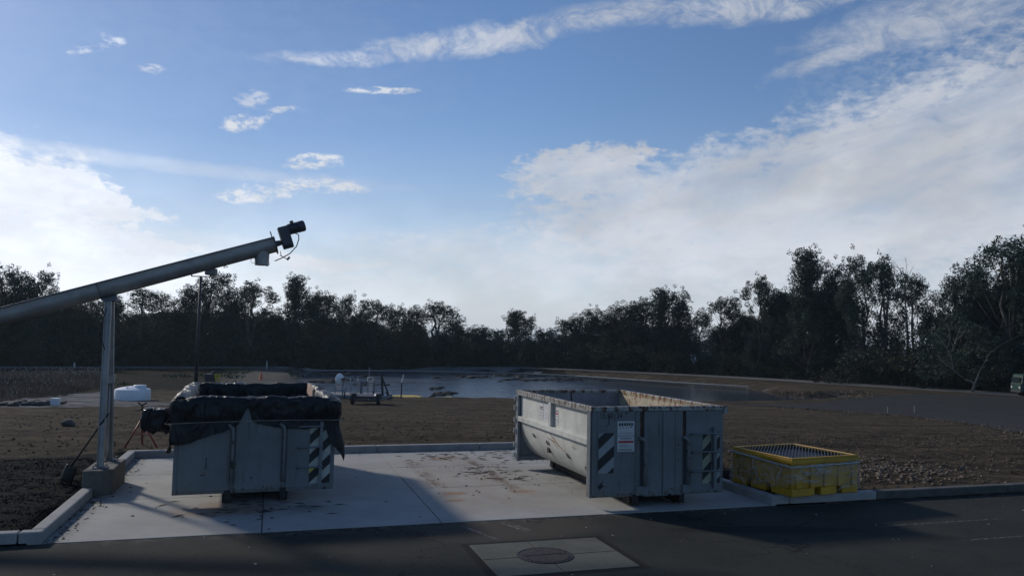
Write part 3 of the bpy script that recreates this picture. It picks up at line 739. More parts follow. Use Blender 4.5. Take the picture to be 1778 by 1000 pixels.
sticker(rc, 2.42, 1.17, .22, .28, sx0, [(.2, .1, .9, .02), (.4, .1, .9, .02), (.62, .1, .9, .06), (.74, .1, .9, .06)], side=True)
# loops, latch and long scratches on the rounded flank
def flank(y, z, o_=0):
    t = math.asin(min(1, (1.02 - z) / .80)); return Vector((.07 + .62 * (1 - math.cos(t)) - o_, y, z))
for (y, z) in ((.55, .55), (1.28, .66), (2.25, .76), (3.0, .80)):
    p = flank(y, z); MB().tube([p + Vector((.02, -.05, -.06)), p + Vector((-.02, -.045, -.005)), p + Vector((-.03, 0, .03)), p + Vector((-.02, .045, -.005)), p + Vector((.02, .05, -.06))], .007, 8).build('tie_loop', DARKST, rc, smooth=True)
p = flank(2.32, .60); MB().box(p.x - .03, p.x + .02, p.y - .06, p.y + .06, p.z - .05, p.z + .05).build('latch_block', DARKST, rc, bevel=.01)
scr = MB(); RS = flat('fresh_rust', (.20, .085, .03), .8, 0, .4, 20)
def line(p0, p1, w_):
    pr = None
    for i in range(9):
        t = i / 8; p = flank(p0[0] + (p1[0] - p0[0]) * t, p0[1] + (p1[1] - p0[1]) * t, .001) + Vector((0, rnd.uniform(-.006, .006), rnd.uniform(-.006, .006)))
        if pr: scr.bar(pr, p, w_ * (1 - abs(t - .5)), .004, (1, 0, 0))
        pr = p
for ar in (((2.05, .93), (1.35, .66), .02), ((2.2, .85), (1.72, .80), .014), ((2.0, .82), (1.7, .72), .01), ((.98, .84), (.78, .83), .01)):
    scr = MB(); line(*ar); scr.build('rust_scratch', RS, rc)

# ------------------------------------------------------------------ left container + liner
lc_loc = W(-1.37, 13.04); lc, yl = container((lc_loc.x, lc_loc.y, 0), PSI + .03, 4.0, True)
tag(lc, 'grey steel waste container lined with black plastic beside the conveyor', 'container')
stripes(lc, 2.04, 2.37, .28, 1.27, yl, WHITEM, .31, .155, .95, .0)
MB().prism([(2.045, .40), (2.19, .40), (2.19, .53), (2.045, .53)], FM(yl - .0045), .001).build('yellow_patch', YELM, lc)
MB().box(.47, .483, yl - .003, yl - .0003, .55, .74).build('rust_streak', DARKST, lc)
MB().box(.40, .47, yl - .003, yl - .0003, .46, .475).build('scratch', DARKST, lc)
PL = None
m, nt, b = newmat('black_plastic'); v = objvec(nt)
nt.links.new(mixc(nt, nz(nt, v, 3, 4).ss(.3, .7), (.005, .006, .008), (.010, .011, .014)), b.inputs['Base Color'])
b.inputs['Roughness'].default_value = .42; b.inputs['Specular IOR Level'].default_value = .32
bump(nt, b, nz(nt, v, 4, 3, .5, (1, 1, .4), dist=2.0) * 2.2 + nz(nt, v, 9, 2, .5, (1.2, 1.2, .22), dist=.6) * .6, .8, .045); PL = m
def hemdepth(side, t):
    if side == 'front': return lerp_list([(0, .70), (.10, .68), (.145, .63), (.30, .50), (.38, .42), (.425, .16), (.44, .12), (.465, .34), (.50, .40), (.62, .46), (.80, .50), (.93, .46), (.975, .8), (1, .98)], t)
    if side == 'right': return lerp_list([(0, 1.02), (.035, .9), (.07, .55), (.3, .45), (.6, .55), (1, .4)], t)
    if side == 'back': return .45 + .15 * math.sin(t * 9)
    return lerp_list([(0, .4), (.3, .5), (.6, .4), (.85, .55), (.93, .9), (1, .74)], t)
def liner():
    L_ = 4.0; cr = .05; pts = []
    sides = [('front', (0, 0), (CW, 0), CW), ('right', (CW, 0), (CW, L_), L_), ('back', (CW, L_), (0, L_), CW), ('left', (0, L_), (0, 0), L_)]
    for nm, p, q, ln in sides:
        n = int(ln / .022)
        for i in range(n):
            t = i / n; pts.append((nm, t, Vector((p[0] + (q[0] - p[0]) * t, p[1] + (q[1] - p[1]) * t))))
    N = len(pts); mb = MB(); prof_n = 30
    zt = CZT + .03
    for i, (nm, t, p) in enumerate(pts):
        a = pts[(i - 3) % N][2]; c = pts[(i + 3) % N][2]; tg = (c - a).normalized(); out = Vector((tg.y, -tg.x))
        D = hemdepth(nm, t) + .03 * noise.noise(Vector((i * .11, 0, 3))) + .012 * noise.noise(Vector((i * .6, 5, 3)))
        s_ = i * .022
        for k in range(prof_n):
            if k < 9:      # inside wall, bottom to top
                f = k / 9; z = zt - .95 * (1 - f); o_ = -.17
                fold = .035 * noise.noise(Vector((s_ * 4.2, z * .9, 1))) + .02 * noise.noise(Vector((s_ * 11, z * 1.2, 5)))
                P2 = p + out * (o_ + fold)
                if nm in ('front', 'back'): P2.x = max(.17, min(CW - .17, P2.x))
                else: P2.y = max(.17, min(L_ - .17, P2.y))
            elif k < 15:   # over the rim
                f = (k - 9) / 5; an = PI * (1 - f); o_ = -.05 + .095 * math.cos(an) ; z = zt + .03 * math.sin(an) - .02 + .05 * noise.noise(Vector((s_ * 3.1, f, 2))) + .02 * abs(noise.noise(Vector((s_ * 9, f * 2, 2))))
                P2 = p + out * o_
            else:
                f = (k - 14) / (prof_n - 15); d = D * f
                z = zt - d
                pull = math.exp(-((d - .37) / .05) ** 2)
                o_ = .045 + .022 * math.sin(PI * min(1, d / .36)) * (.7 + 1.4 * noise.noise(Vector((s_ * 1.6, 0, 8)))) + (.015 + .05 * max(0, d - .4)) * (1 - pull * .5)
                w_ = .04 * noise.noise(Vector((s_ * 2.6, d * 2.5, 0))) + .05 * abs(noise.noise(Vector((s_ * 4.5 + d * 4, d * 2 - s_ * 2, 4)))) + .03 * noise.noise(Vector((s_ * 12 + d * 3, d * 1.5, 14))) + .014 * noise.noise(Vector((s_ * 22, d * 3, 4)))
                o_ += w_ * (1 - .6 * pull)
                o_ = max(o_, .058 if nm == 'front' else .03)
                P2 = p + out * o_
                if nm == 'right' and t < .06 or nm == 'front' and t > .97: P2 += Vector((.13 * max(0, d - .4), 0))
            mb.v.append((P2.x, P2.y, z))
    for i in range(N):
        j = (i + 1) % N
        for k in range(prof_n - 1): mb.f.append((i * prof_n + k, j * prof_n + k, j * prof_n + k + 1, i * prof_n + k + 1))
    # floor of the bag
    n0 = len(mb.v); G_ = 16
    for jj in range(G_ + 1):
        for ii in range(G_ + 1):
            mb.v.append((.1 + (CW - .2) * ii / G_, .1 + 3.8 * jj / G_, zt - .93 + .06 * noise.noise(Vector((ii * .5, jj * .5, 1)))))
    for jj in range(G_):
        for ii in range(G_): mb.f.append((n0 + jj * 17 + ii, n0 + jj * 17 + ii + 1, n0 + jj * 17 + ii + 18, n0 + jj * 17 + ii + 17))
    o = mb.build('plastic_liner', PL, None, smooth=True, fix=False)
    o.location = lc.location; o.rotation_euler = lc.rotation_euler
    return o
lin = liner(); tag(lin, 'black plastic sheet lining the left container and draped over its rim', 'plastic sheet')
rp = MB(); rr_ = []
for i in range(60):
    t = i / 59; rr_.append((-.14 + (CW + .28) * t, -.115 - .012 * noise.noise(Vector((t * 9, 0, 0))), 1.275 + .02 * math.sin(t * 3) + .02 * t))
rr_ += [(CW + .13, .5, 1.28), (CW + .12, 2, 1.26), (CW + .12, 4.1, 1.25), (1, 4.13, 1.25), (-.12, 4.1, 1.26), (-.14, 2, 1.26), (-.14, 0, 1.275)]
rope = rp.tube(rr_, .006, 6).build('rope', flat('rope_fibre', (.22, .20, .17), .9), None, smooth=True)
rope.location = lc.location; rope.rotation_euler = lc.rotation_euler; tag(rope, 'thin pale cord tied round the black plastic on the left container', 'rope')
bd = MB().box(-.02, .02, -.35, .35, -.10, .10)
bo = bd.build('wooden_board', flat('bare_wood', (.42, .27, .20), .75, 0, .2, 8), None, bevel=.004)
Mlc = Matrix.Translation(lc.location) @ Matrix.Rotation(PSI + .03, 4, 'Z')
bo.location = Mlc @ Vector((CW - .21, 2.55, CZT - .04)); bo.rotation_euler = (.12, 0, PSI + .1); tag(bo, 'pale wooden board tucked under the plastic at the right rim of the left container', 'board')

# wrapped pipe valve on the left
vb = MB(); cpt = Pb(270, 727, 13.9)
vb.blobm((0, 0, 0), 1, 3, 4, (.205, .19, .18), .10, 1.6)
vv = []
for (x, y, z) in vb.v:
    e = .55; k = (abs(x / .2) ** 8 + abs(z / .18) ** 8 + abs(y / .19) ** 8) ** .125 or 1
    rr0 = math.sqrt((x / .2) ** 2 + (z / .18) ** 2 + (y / .19) ** 2); f = rr0 / k if k > .01 else 1
    vv.append((x * f, y * f, z * f + (-.03 * noise.noise(Vector((x * 12, y * 12, 0))) if z < -.08 else 0)))
vb.v = vv
wr = empty('wrapped_valve', (cpt.x, cpt.y, cpt.z), PSI, label='valve bundled in black plastic left of the lined container, above the red stand', cat='wrapped valve')
vb.build('plastic_wrap', PL, wr, smooth=True)
MB().tube([(.15, 0, 0), (.3, .0, 0), (.5, 0.05, -.02)], .09, 14).build('pipe', PL, wr, smooth=True)
sk = MB(); n_ = 14
for i in range(n_ + 1):
    xx = -.16 + .40 * i / n_; 
    for k in range(5): sk.v.append((xx, -.15 - .02 * math.sin(i * 1.3 + k), -.10 - k / 4 * (.09 + .07 * noise.noise(Vector((i * .8, 0, 0))) + (.05 if i in (5, 6, 12, 13) else 0))))
for i in range(n_):
    for k in range(4): sk.f.append((i * 5 + k, (i + 1) * 5 + k, (i + 1) * 5 + k + 1, i * 5 + k + 1))
sk.build('torn_hem', PL, wr, smooth=True)
# red pipe stand
REDP = paint('red_paint', (.34, .045, .03), .60, (.08, .03, .02))
jt = Pb(245, 745, 18.9); jr = empty('pipe_stand', (jt.x, jt.y, Hs(jt.x, jt.y) + .0), PSI, label='red steel tripod stand behind the back kerb on the left', cat='tripod stand')
hz = .9
for k, (x, y) in enumerate(((-.30, -.12), (.36, -.14), (-.02, .42))): MB().tube([(0, 0, .62), (x, y, .0)], .019, 8).build('leg', REDP, jr, smooth=True)
MB().tube([(-.16, -.065, .29), (.19, -.075, .29), (-.01, .22, .29), (-.16, -.065, .29)], .010, 6).build('brace', REDP, jr)
MB().tube([(0, 0, .55), (0, 0, .80)], .026, 10).build('column', REDP, jr, smooth=True)
hd = MB().tube([(0, 0, .76), (0, 0, .93)], .016, 8); hd.tube([(-.12, 0, .80), (.06, 0, .84)], .010, 6); hd.bar((-.09, 0, .98), (0, 0, .92), .03); hd.bar((.09, 0, .98), (0, 0, .92), .03); hd.build('screw_head', DARKST, jr)

# ------------------------------------------------------------------ plinth, conveyor, shovel
PLN = concrete('plinth_concrete', (.085, .082, .075), (.14, .135, .122), .5)
pc = W(-2.62, 14.72)
M0 = Matrix.Identity(4)
ol = [(-.21, -.62), (.10, -.62), (.23, -.50), (.23, .62), (-.21, .62)]
pl = MB().prism(ol, Matrix.Translation((0, 0, -.08)), .49).build('concrete_plinth', PLN, None, bevel=.02, loc=(pc.x, pc.y, 0)); pl.rotation_euler = (0, 0, PSI)
tag(pl, 'weathered concrete block under the conveyor posts at the slab edge', 'plinth')
STEEL = flat('galvanised_steel', (.29, .285, .285), .5, .55, .18, 3, .1)
STEELD = flat('dull_steel', (.13, .14, .17), .5, .55, .2, 4, .1)
MOTOR = flat('motor_grey', (.045, .05, .065), .45, .2, .2, 8)
p0 = Pb(192, 499, 14.75); d_ab = W(1, 0); 
tipp = Pb(478, 424, 14.98)
axd = (tipp - p0).normalized()
cv = empty('screw_conveyor', (pc.x, pc.y, .41), PSI, label='long inclined steel screw conveyor on two posts reaching over the left container', cat='conveyor')
Mi = (Matrix.Translation((pc.x, pc.y, .41)) @ Matrix.Rotation(PSI, 4, 'Z')).inverted()
def L3(p): return Mi @ Vector(p)
side = axd.cross(Vector((0, 0, 1))).normalized(); upn = side.cross(axd).normalized()
def frame(o_): return Matrix(((side.x, upn.x, axd.x, o_.x), (side.y, upn.y, axd.y, o_.y), (side.z, upn.z, axd.z, o_.z), (0, 0, 0, 1)))
Rr = .15
prof = [(-Rr, .11)] + [(Rr * math.cos(t), Rr * math.sin(t) - .0) for t in [PI + PI * i / 14 for i in range(15)]] + [(Rr, .11)]
start = p0 - axd * 8.5; ln = (tipp - start).length
Mf = Mi @ frame(start)
tro = MB().prism(prof, Mf, ln); tro.build('trough', STEEL, cv, bevel=0)
lidm = MB().prism([(-Rr - .045, .1105), (Rr + .045, .1105), (Rr + .045, .128), (-Rr - .045, .128)], Mf, ln); lidm.build('trough_lid', STEELD, cv, bevel=.003)
for i, dd in enumerate((.02, 3.0, 6.2, 8.32, ln - .012)):
    pr_ = [(-Rr - .045, .13)] + [((Rr + .04) * math.cos(t), (Rr + .04) * math.sin(t)) for t in [PI + PI * k / 14 for k in range(15)]] + [(Rr + .045, .13)]
    if i == 3: pr_ = [(x * .93, y * .95) for x, y in pr_]
    
    MB().prism(pr_, Mi @ frame(start + axd * dd), .012).build('flange', STEELD, cv)
E_ = tipp
def FP(x, y, z): return Mi @ (frame(E_) @ Vector((x, y, z)))
MB().tube([FP(0, .0, .0), FP(0, .0, .13)], [.06, .045], 14).build('shaft_coupling', MOTOR, cv)
gb = MB().prism([(-.09, -.09), (-.05, -.14), (.06, -.14), (.09, -.08), (.09, .28), (-.09, .28)], Mi @ frame(E_ + axd * .12), .19); gb.build('gearbox', MOTOR, cv, bevel=.012)
mo = MB().tube([FP(0, .20, .22), FP(0, .20, .30), FP(0, .20, .305), FP(0, .20, .50), FP(0, .20, .505), FP(0, .20, .60), FP(0, .20, .62)], [.075, .075, .098, .098, .106, .106, .088], 20)
mot = mo.build('motor', MOTOR, cv)
fn = MB()
for k in range(9): fn.tube([FP(0, .20, .32 + k * .021), FP(0, .20, .328 + k * .021)], .106, 20)
fn.build('cooling_fins', MOTOR, mot)
MB().box(-.05, .05, -.04, .04, -.03, .03, Mi @ frame(E_ + axd * .40) @ Matrix.Translation((.0, .305, 0))).build('terminal_box', MOTOR, mot, bevel=.005)
MB().box(-.004, .004, 0, .13, -.01, .01, Mi @ frame(E_ - axd * .02) @ Matrix.Translation((0, .12, 0))).build('lifting_tab', STEELD, cv)
cc_ = E_ - axd * .24
ch = MB().tube([L3(cc_ + Vector((0, 0, -.02))), L3(cc_ + Vector((0, 0, -.14))), L3(cc_ + Vector((0, 0, -.33)))], [.13, .13, .125], 20); ch.build('discharge_chute', STEEL, cv)
for k in (-.16, .10):
    c0 = cc_ + axd * k + Vector((0, 0, -.33 if k > 0 else -.2)); MB().tube([L3(c0 + Vector((math.cos(t) * .045, 0, math.sin(t) * .045))) for t in [2 * PI * i / 12 for i in range(13)]], .004, 6).build('clamp_ring', STEELD, cv)
cab = [FP(0, .11, .40), FP(0, .06, .46), FP(0, -.02, .44), FP(0, -.14, .36), FP(0, -.24, .20), FP(0, -.28, .04), FP(0, -.30, -.10)]
MB().tube(cab, .010, 8).build('power_cable', DARKST, cv, smooth=True)
sw = MB().tube([FP(0, -.22, .02), FP(0, -.32, .12)], .008, 6); sw.tube([FP(0, -.15, .05), FP(0, -.24, .04)], .007, 6); sw.bar(FP(0, -.34, .12), FP(0, -.30, .18), .04); sw.build('limit_switch', STEELD, cv)
# posts
saddle = p0 + Vector((0, 0, -.14))
SBt = MB().bar(L3(saddle + Vector((0, 0, -.08))) + Vector((-.10, 0, 0)), L3(saddle + Vector((0, 0, -.08))) + Vector((.12, 0, 0)), .34, .03)
SBt.prism([(-.12, 0), (-.02, .13), (.06, .15), (.14, 0)], Matrix.Translation(L3(saddle + Vector((0, 0, -.08)))) @ FR, .02); SBt.build('saddle_bracket', STEELD, cv)
zt_ = L3(saddle).z - .08
tops = L3(saddle)
for yb, w_, tx in ((-.36, .088, -.05), (.46, .084, .0)):
    yt = tops.y + (-.11 if yb < 0 else .13)
    bx = -.0 + tx * 0; base = Vector((bx, yb, 0)); top = Vector((tops.x, yt, zt_))
    pm = MB()
    # I-section: web plus two flanges
    pm.bar(base, top, .012, w_ * 1.1, (1, 0, 0)); 
    for s_ in (-1, 1): pm.bar(base + Vector((0, s_ * 0, 0)) + Vector((s_ * w_ / 2, 0, 0)), top + Vector((s_ * w_ / 2, 0, 0)), .012, w_, (0, 1, 0) if False else (0, 1, 0))
    pm.build('support_post', STEEL, cv, bevel=.003)
    bp = MB().box(base.x - .11, base.x + .11, yb - .10, yb + .10, .001, .018); bpo = bp.build('base_plate', STEELD, cv)
    for sx_ in (-.085, .085):
        for sy_ in (-.075, .075): MB().cyl((base.x + sx_, yb + sy_, .018), (base.x + sx_, yb + sy_, .06), .013, 8).build('anchor_bolt', STEEL, bpo)
jx = L3(Pb(192, 655, 15.0)); MB().box(jx.x - .07, jx.x + .07, jx.y - .06, jx.y + .06, jx.z - .10, jx.z + .04).build('junction_box', STEEL, cv, bevel=.005)
MB().tube([jx + Vector((.0, 0, -.1)), jx + Vector((.0, .05, -.7)), jx + Vector((.0, .1, -1.2)), Vector((jx.x, .25, .0))], .016, 8).build('conduit', STEEL, cv, smooth=True)
q0 = L3(Pb(181, 560, 14.3)); MB().tube([q0 + Vector((.03, 0, .25)), q0 + Vector((-.03, -.02, 0)), q0 + Vector((-.035, -.02, -.25)), q0 + Vector((.03, 0, -.45))], .008, 6).build('power_cable', DARKST, cv, smooth=True)
# shovel
tp = Pb(181, 728, 14.42); bl = Pb(124, 808, 14.55); bt_ = Pb(113, 837, 14.6)
sh = empty('shovel', (bt_.x, bt_.y, bt_.z), 0, label='black square-bladed shovel leaning on the conveyor post above the gravel', cat='shovel')
o_ = Vector(bt_)
tp2 = tp + (tp - bl).normalized() * .12
MB().tube([tp2 - o_, tp - o_, bl.lerp(tp, .2) - o_, bl - o_ + Vector((0, 0, .0))], [.017, .016, .017, .022], 8).build('handle', flat('black_handle', (.012, .012, .013), .5), sh, smooth=True)
bdn = (bt_ - bl).normalized(); sd = bdn.cross(Vector((0, 1, .2))).normalized(); nm_ = sd.cross(bdn)
bl_m = MB(); nn = 8
for i in range(nn + 1):
    for k in range(nn + 1):
        s_ = (k / nn - .5) * .21 * (1 if i > 0 else .75); t_ = i / nn * .29
        p = bl + bdn * t_ + sd * s_ + nm_ * (.030 * (abs(s_) / .1) ** 2 - .02 * math.sin(i / nn * 2)); bl_m.v.append(tuple(p - o_))
for i in range(nn):
    for k in range(nn): bl_m.f.append((i * 9 + k, i * 9 + k + 1, (i + 1) * 9 + k + 1, (i + 1) * 9 + k))
b_ = bl_m.build('blade', flat('black_plastic_blade', (.014, .014, .015), .55), sh, smooth=True); md = b_.modifiers.new('thickness', 'SOLIDIFY'); md.thickness = .005

# ------------------------------------------------------------------ spill pallet
YEL = flat('yellow_polyethylene', (.43, .24, .012), .5, 0, .18, 2, .06)
NAVY = flat('navy_grating', (.008, .013, .03), .5, 0, .2, 8)
pw, pz, ph_ = 1.49, .153, .64
pp = W(8.35, 10.98); sp_ = empty('spill_pallet', (pp.x, pp.y, pz), PSI + .117, label='yellow spill containment pallet with dark grate top beside the right container', cat='spill pallet')
bd_ = MB(); t_ = .05
# lower block with fork openings and ribs
for (x0, x1) in ((0, .50), (.64, 1.0), (1.12, pw)):
    for (y0, y1) in ((0, .50), (.64, 1.0), (1.12, pw)): bd_.box(x0 + .0, x1, y0, y1, 0, .13)
for k in range(2):
    pass
bd_.box(.02, pw - .02, .02, pw - .02, .1302, .32)
bd_.box(.0, pw, .0, .05, .3205, .54); bd_.box(.0, pw, pw - .05, pw, .3205, .54); bd_.box(.0, .05, .0505, pw - .0505, .3205, .54); bd_.box(pw - .05, pw, .0505, pw - .0505, .3205, .54)
for i in range(5):
    x = .08 + i * .315
    bd_.box(x, x + .12, -.018, .0195, .132, .5395); bd_.box(-.018, .0195, x, x + .12, .132, .5395)
bd_.build('sump_body', YEL, sp_, bevel=.012)
rim = MB(); o1, z0, z1 = .03, .542, ph_
rim.box(-o1, pw + o1, -o1, .035, z0, z1 - .03); rim.box(-o1, pw + o1, pw - .035, pw + o1, z0, z1 - .03); rim.box(-o1, .035, .0355, pw - .0355, z0, z1 - .03); rim.box(pw - .035, pw + o1, .0355, pw - .0355, z0, z1 - .03)
rim.box(-.005, pw + .005, -.005, .04, z1 - .0298, z1); rim.box(-.005, pw + .005, pw - .04, pw + .005, z1 - .0298, z1); rim.box(-.005, .04, .0405, pw - .0405, z1 - .0298, z1); rim.box(pw - .04, pw + .005, .0405, pw - .0405, z1 - .0298, z1)
rim.build('rim', YEL, sp_, bevel=.008)
gr = MB(); n_ = 24
gr.box(.042, pw - .042, .042, pw - .042, z1 - .085, z1 - .075)
gr.build('grate', NAVY, sp_)
gr2 = MB(); lo_, hi_ = .045, pw - .045; c45 = math.sqrt(.5)
k = -1.9 * pw
for kk_ in range(60):
    c = -pw + kk_ * .075                       # bars run corner to corner: y = x + c
    pts2 = [(x, x + c) for x in (max(lo_, lo_ - c), min(hi_, hi_ - c))]
    if pts2[1][0] - pts2[0][0] < .03: continue
    gr2.bar((*pts2[0], z1 - .030), (*pts2[1], z1 - .026), .010, .044)
gr2.build('grate_bar', flat('grate_bars', (.022, .032, .06), .45, 0, .2), sp_)
# stretch film
m, nt, b = newmat('stretch_film'); v = objvec(nt)
b.inputs['Base Color'].default_value = (.55, .55, .55, 1); b.inputs['Roughness'].default_value = .3; b.inputs['Specular IOR Level'].default_value = .7
wr_ = nz(nt, v, 2.6, 4, .5, (1, 1, 3.2), dist=1.6); al = (wr_ - .5)._m('ABSOLUTE').ss(.035, .0, .10, .50)
al = al + nz(nt, v, 2.5, 4, .6, off=(3, 3, 3)).ss(.50, .75) * .22
nt.links.new(al.s, b.inputs['Alpha']); bump(nt, b, nz(nt, v, 9, 5, .6, (1, 1, 3), dist=1.5), .8, .03); FILM = m
def film():
    mb = MB(); P4 = [(0, 0), (pw, 0), (pw, pw), (0, pw)]; pts = []
    for i in range(4):
        p, q = Vector(P4[i]), Vector(P4[(i + 1) % 4])
        for k in range(60): pts.append((i, k / 60, p.lerp(q, k / 60)))
    N = len(pts); K = 16
    for i, (sd_, t, p) in enumerate(pts):
        tg = (pts[(i + 2) % N][2] - pts[(i - 2) % N][2]).normalized(); out = Vector((tg.y, -tg.x)); s_ = i * .023
        hem = [lerp_list([(0, .22), (.1, .26), (.25, .20), (.4, .16), (.6, .17), (.75, .10), (.85, .14), (1, .0)], t), .1, .12, lerp_list([(0, .0), (.1, .1), (.4, .06), (.7, .1), (1, .2)], t)][sd_]
        top = [lerp_list([(0, .53), (.5, .54), (1, .58)], t), .58, .58, lerp_list([(0, .61), (.3, .59), (.6, .54), (1, .53)], t)][sd_] + .012 * noise.noise(Vector((s_ * 3, 0, 0)))
        for k in range(K):
            f = k / (K - 1); z = top + (hem - top) * f
            o_ = .035 + .02 * noise.noise(Vector((s_ * 2, z * 6, 2))) + .015 * noise.noise(Vector((s_ * 7, z * 9, 2))) + (.02 if f < .08 else 0) + .05 * f * f * max(0, noise.noise(Vector((s_ * 2.2, 0, 7))))
            q = p + out * max(o_, .024); mb.v.append((q.x, q.y, z))
    for i in range(N):
        j = (i + 1) % N
        for k in range(K - 1): mb.f.append((i * K + k, j * K + k, j * K + k + 1, i * K + k + 1))
    o = mb.build('stretch_film', FILM, None, smooth=True, fix=False); o.location = sp_.location; o.rotation_euler = sp_.rotation_euler
    return o
fo = film(); tag(fo, 'torn clear plastic stretch wrap hanging round the yellow spill pallet', 'plastic wrap')
rope_m = flat('film_white', (.36, .36, .37), .35, 0, .1)
fb = MB(); pts_ = []
for i in range(61): t = i / 60; pts_.append((-.045 - .006 * math.sin(t * 20), pw * (1 - t), .565 - .07 * t + .01 * noise.noise(Vector((t * 8, 0, 0)))))
for i in range(61): t = i / 60; pts_.append((pw * t, -.045 - .006 * math.sin(t * 17), .495 + .02 * t + .01 * noise.noise(Vector((t * 8, 3, 0)))))
fbm = fb.tube(pts_, [.013 + .010 * abs(noise.noise(Vector((i * .2, 0, 0)))) for i in range(len(pts_))], 6).build('film_edge', rope_m, fo, smooth=True)
for (x0, z0_, x1, z1_, sg, sd_) in ((.0, .48, .14, .28, .10, 0), (.14, .44, .5, .30, -.0, 0), (.35, .47, .55, .40, .1, 0)):
    pass
for (pts0) in ([(-.05, .15, .50), (-.06, .22, .38), (-.055, .30, .22), (-.05, .33, .15)], [(-.05, .85, .56), (-.06, .88, .42), (-.055, .80, .28), (-.05, .66, .12)], [(.1, -.05, .50), (.25, -.06, .38), (.45, -.06, .37), (.62, -.055, .50)], [(.95, -.05, .06), (1.0, -.07, .1), (1.1, -.06, .15), (1.45, -.05, .24)], [(-.05, 1.2, .3), (-.08, 1.15, .15), (-.07, 1.05, .02), (-.09, 1.2, .0)]):
    MB().tube(pts0, [.008, .016, .016, .012], 6).build('film_fold', FILM, fo, smooth=True)

# ------------------------------------------------------------------ scattered stuff
def stones(name, n, where, smin, smax, mat, label, cat, flatz=.6, zf=Hn, seed=1):
    r = random.Random(seed); mb = MB(); base = [(1, 0, 0), (-1, 0, 0), (0, 1, 0), (0, -1, 0), (0, 0, 1), (0, 0, -1)]
    F8 = [(0, 2, 4), (2, 1, 4), (1, 3, 4), (3, 0, 4), (2, 0, 5), (1, 2, 5), (3, 1, 5), (0, 3, 5)]
    for _ in range(n):
        w_ = where(r)
        if w_ is None: continue
        x, y = w_; s_ = smin + (smax - smin) * r.random() ** 3; a = r.random() * 6.3; ca2, sa2 = math.cos(a), math.sin(a)
        z = zf(x, y); k = [r.uniform(.6, 1.3) for _ in range(6)]; vs = []
        for i, (p, q, h_) in enumerate(base):
            p *= k[i] * s_; q *= k[i] * s_ * .8; h_ *= k[i] * s_ * flatz; vs.append((x + p * ca2 - q * sa2, y + p * sa2 + q * ca2, z + h_ + s_ * .15 + (q * .3)))
        mb.add(vs, F8)
    o = mb.build(name, mat, fix=False); return tag(o, label, cat, None, 'stuff')
def in_dirt(r):
    a = r.uniform(-8, 30); b = 18.4 + 26 * r.random() ** 1.6
    if r.random() < .45: a = 8.4 + 16 * r.random(); b = 11.5 + 9 * r.random()
    if a > 8.4 and b < 18.4 and a < 10.1 and b < 12.7: return None
    p = W(a, b)
    if inpoly(p.x, p.y, PAVE): return None
    return p.x, p.y
CLOD = flat('dry_clods', (.095, .078, .058), .95, 0, .6, 5, 0, .1); CLOD2 = flat('pale_clods', (.125, .094, .068), .95, 0, .4, 3)
stones('dirt_clods', 20000, in_dirt, .008, .055, CLOD, 'small dry clods and stones scattered over the bare dirt behind the kerb', 'dirt clods')
def in_rub(r):
    t = r.random(); a = 10.1 + 3.2 * t + r.gauss(0, .7); b = 13.6 - .6 * t + r.gauss(0, .75) + (1.3 if t < .3 else 0)
    if a < 10.15: return None
    p = W(a, b); return p.x, p.y
stones('rubble', 2000, in_rub, .01, .075, CLOD2, 'pale brown rubble spread on the dirt right of the spill pallet', 'rubble', seed=5)
def in_grav(r):
    a = -2.85 - 6 * r.random() ** 1.3; b = 11.4 + 6.2 * r.random(); p = W(a, b); return p.x, p.y
GRV = flat('dark_gravel', (.014, .016, .018), .95, 0, .8, 30, 0, .05)
stones('gravel', 22000, in_grav, .008, .022, GRV, 'dark crushed gravel bed left of the slab kerb', 'gravel', .7, seed=9)
def in_grav2(r): p = W(8.3 + 1.2 * r.random() ** 1.5, 11.5 + 5 * r.random()); return p.x, p.y
stones('gravel', 4000, in_grav2, .008, .022, GRV, 'dark gravel between the right container and the spill pallet', 'gravel', .7, seed=19)
def slabw(r):
    k = r.random()
    if k < .45: a = SLA + abs(r.gauss(0, .16)); b = r.uniform(SB0, SB1)
    elif k < .6: a = r.uniform(SLA, SLB); b = SB1 - abs(r.gauss(0, .2))
    elif k < .85: a = r.gauss(4.2, .9); b = r.uniform(13, 18)
    else: a = r.uniform(SLA, SLB); b = r.uniform(SB0, SB1)
    if not (SLA < a < SLB and SB0 < b < SB1): return None
    p = W(a, b); return p.x, p.y
stones('leaf_litter', 900, slabw, .008, .035, flat('dead_leaves', (.05, .038, .025), .9, 0, .4), 'dark leaf litter and grit scattered on the concrete slab', 'leaf litter', .25, lambda x, y: .006, 3)
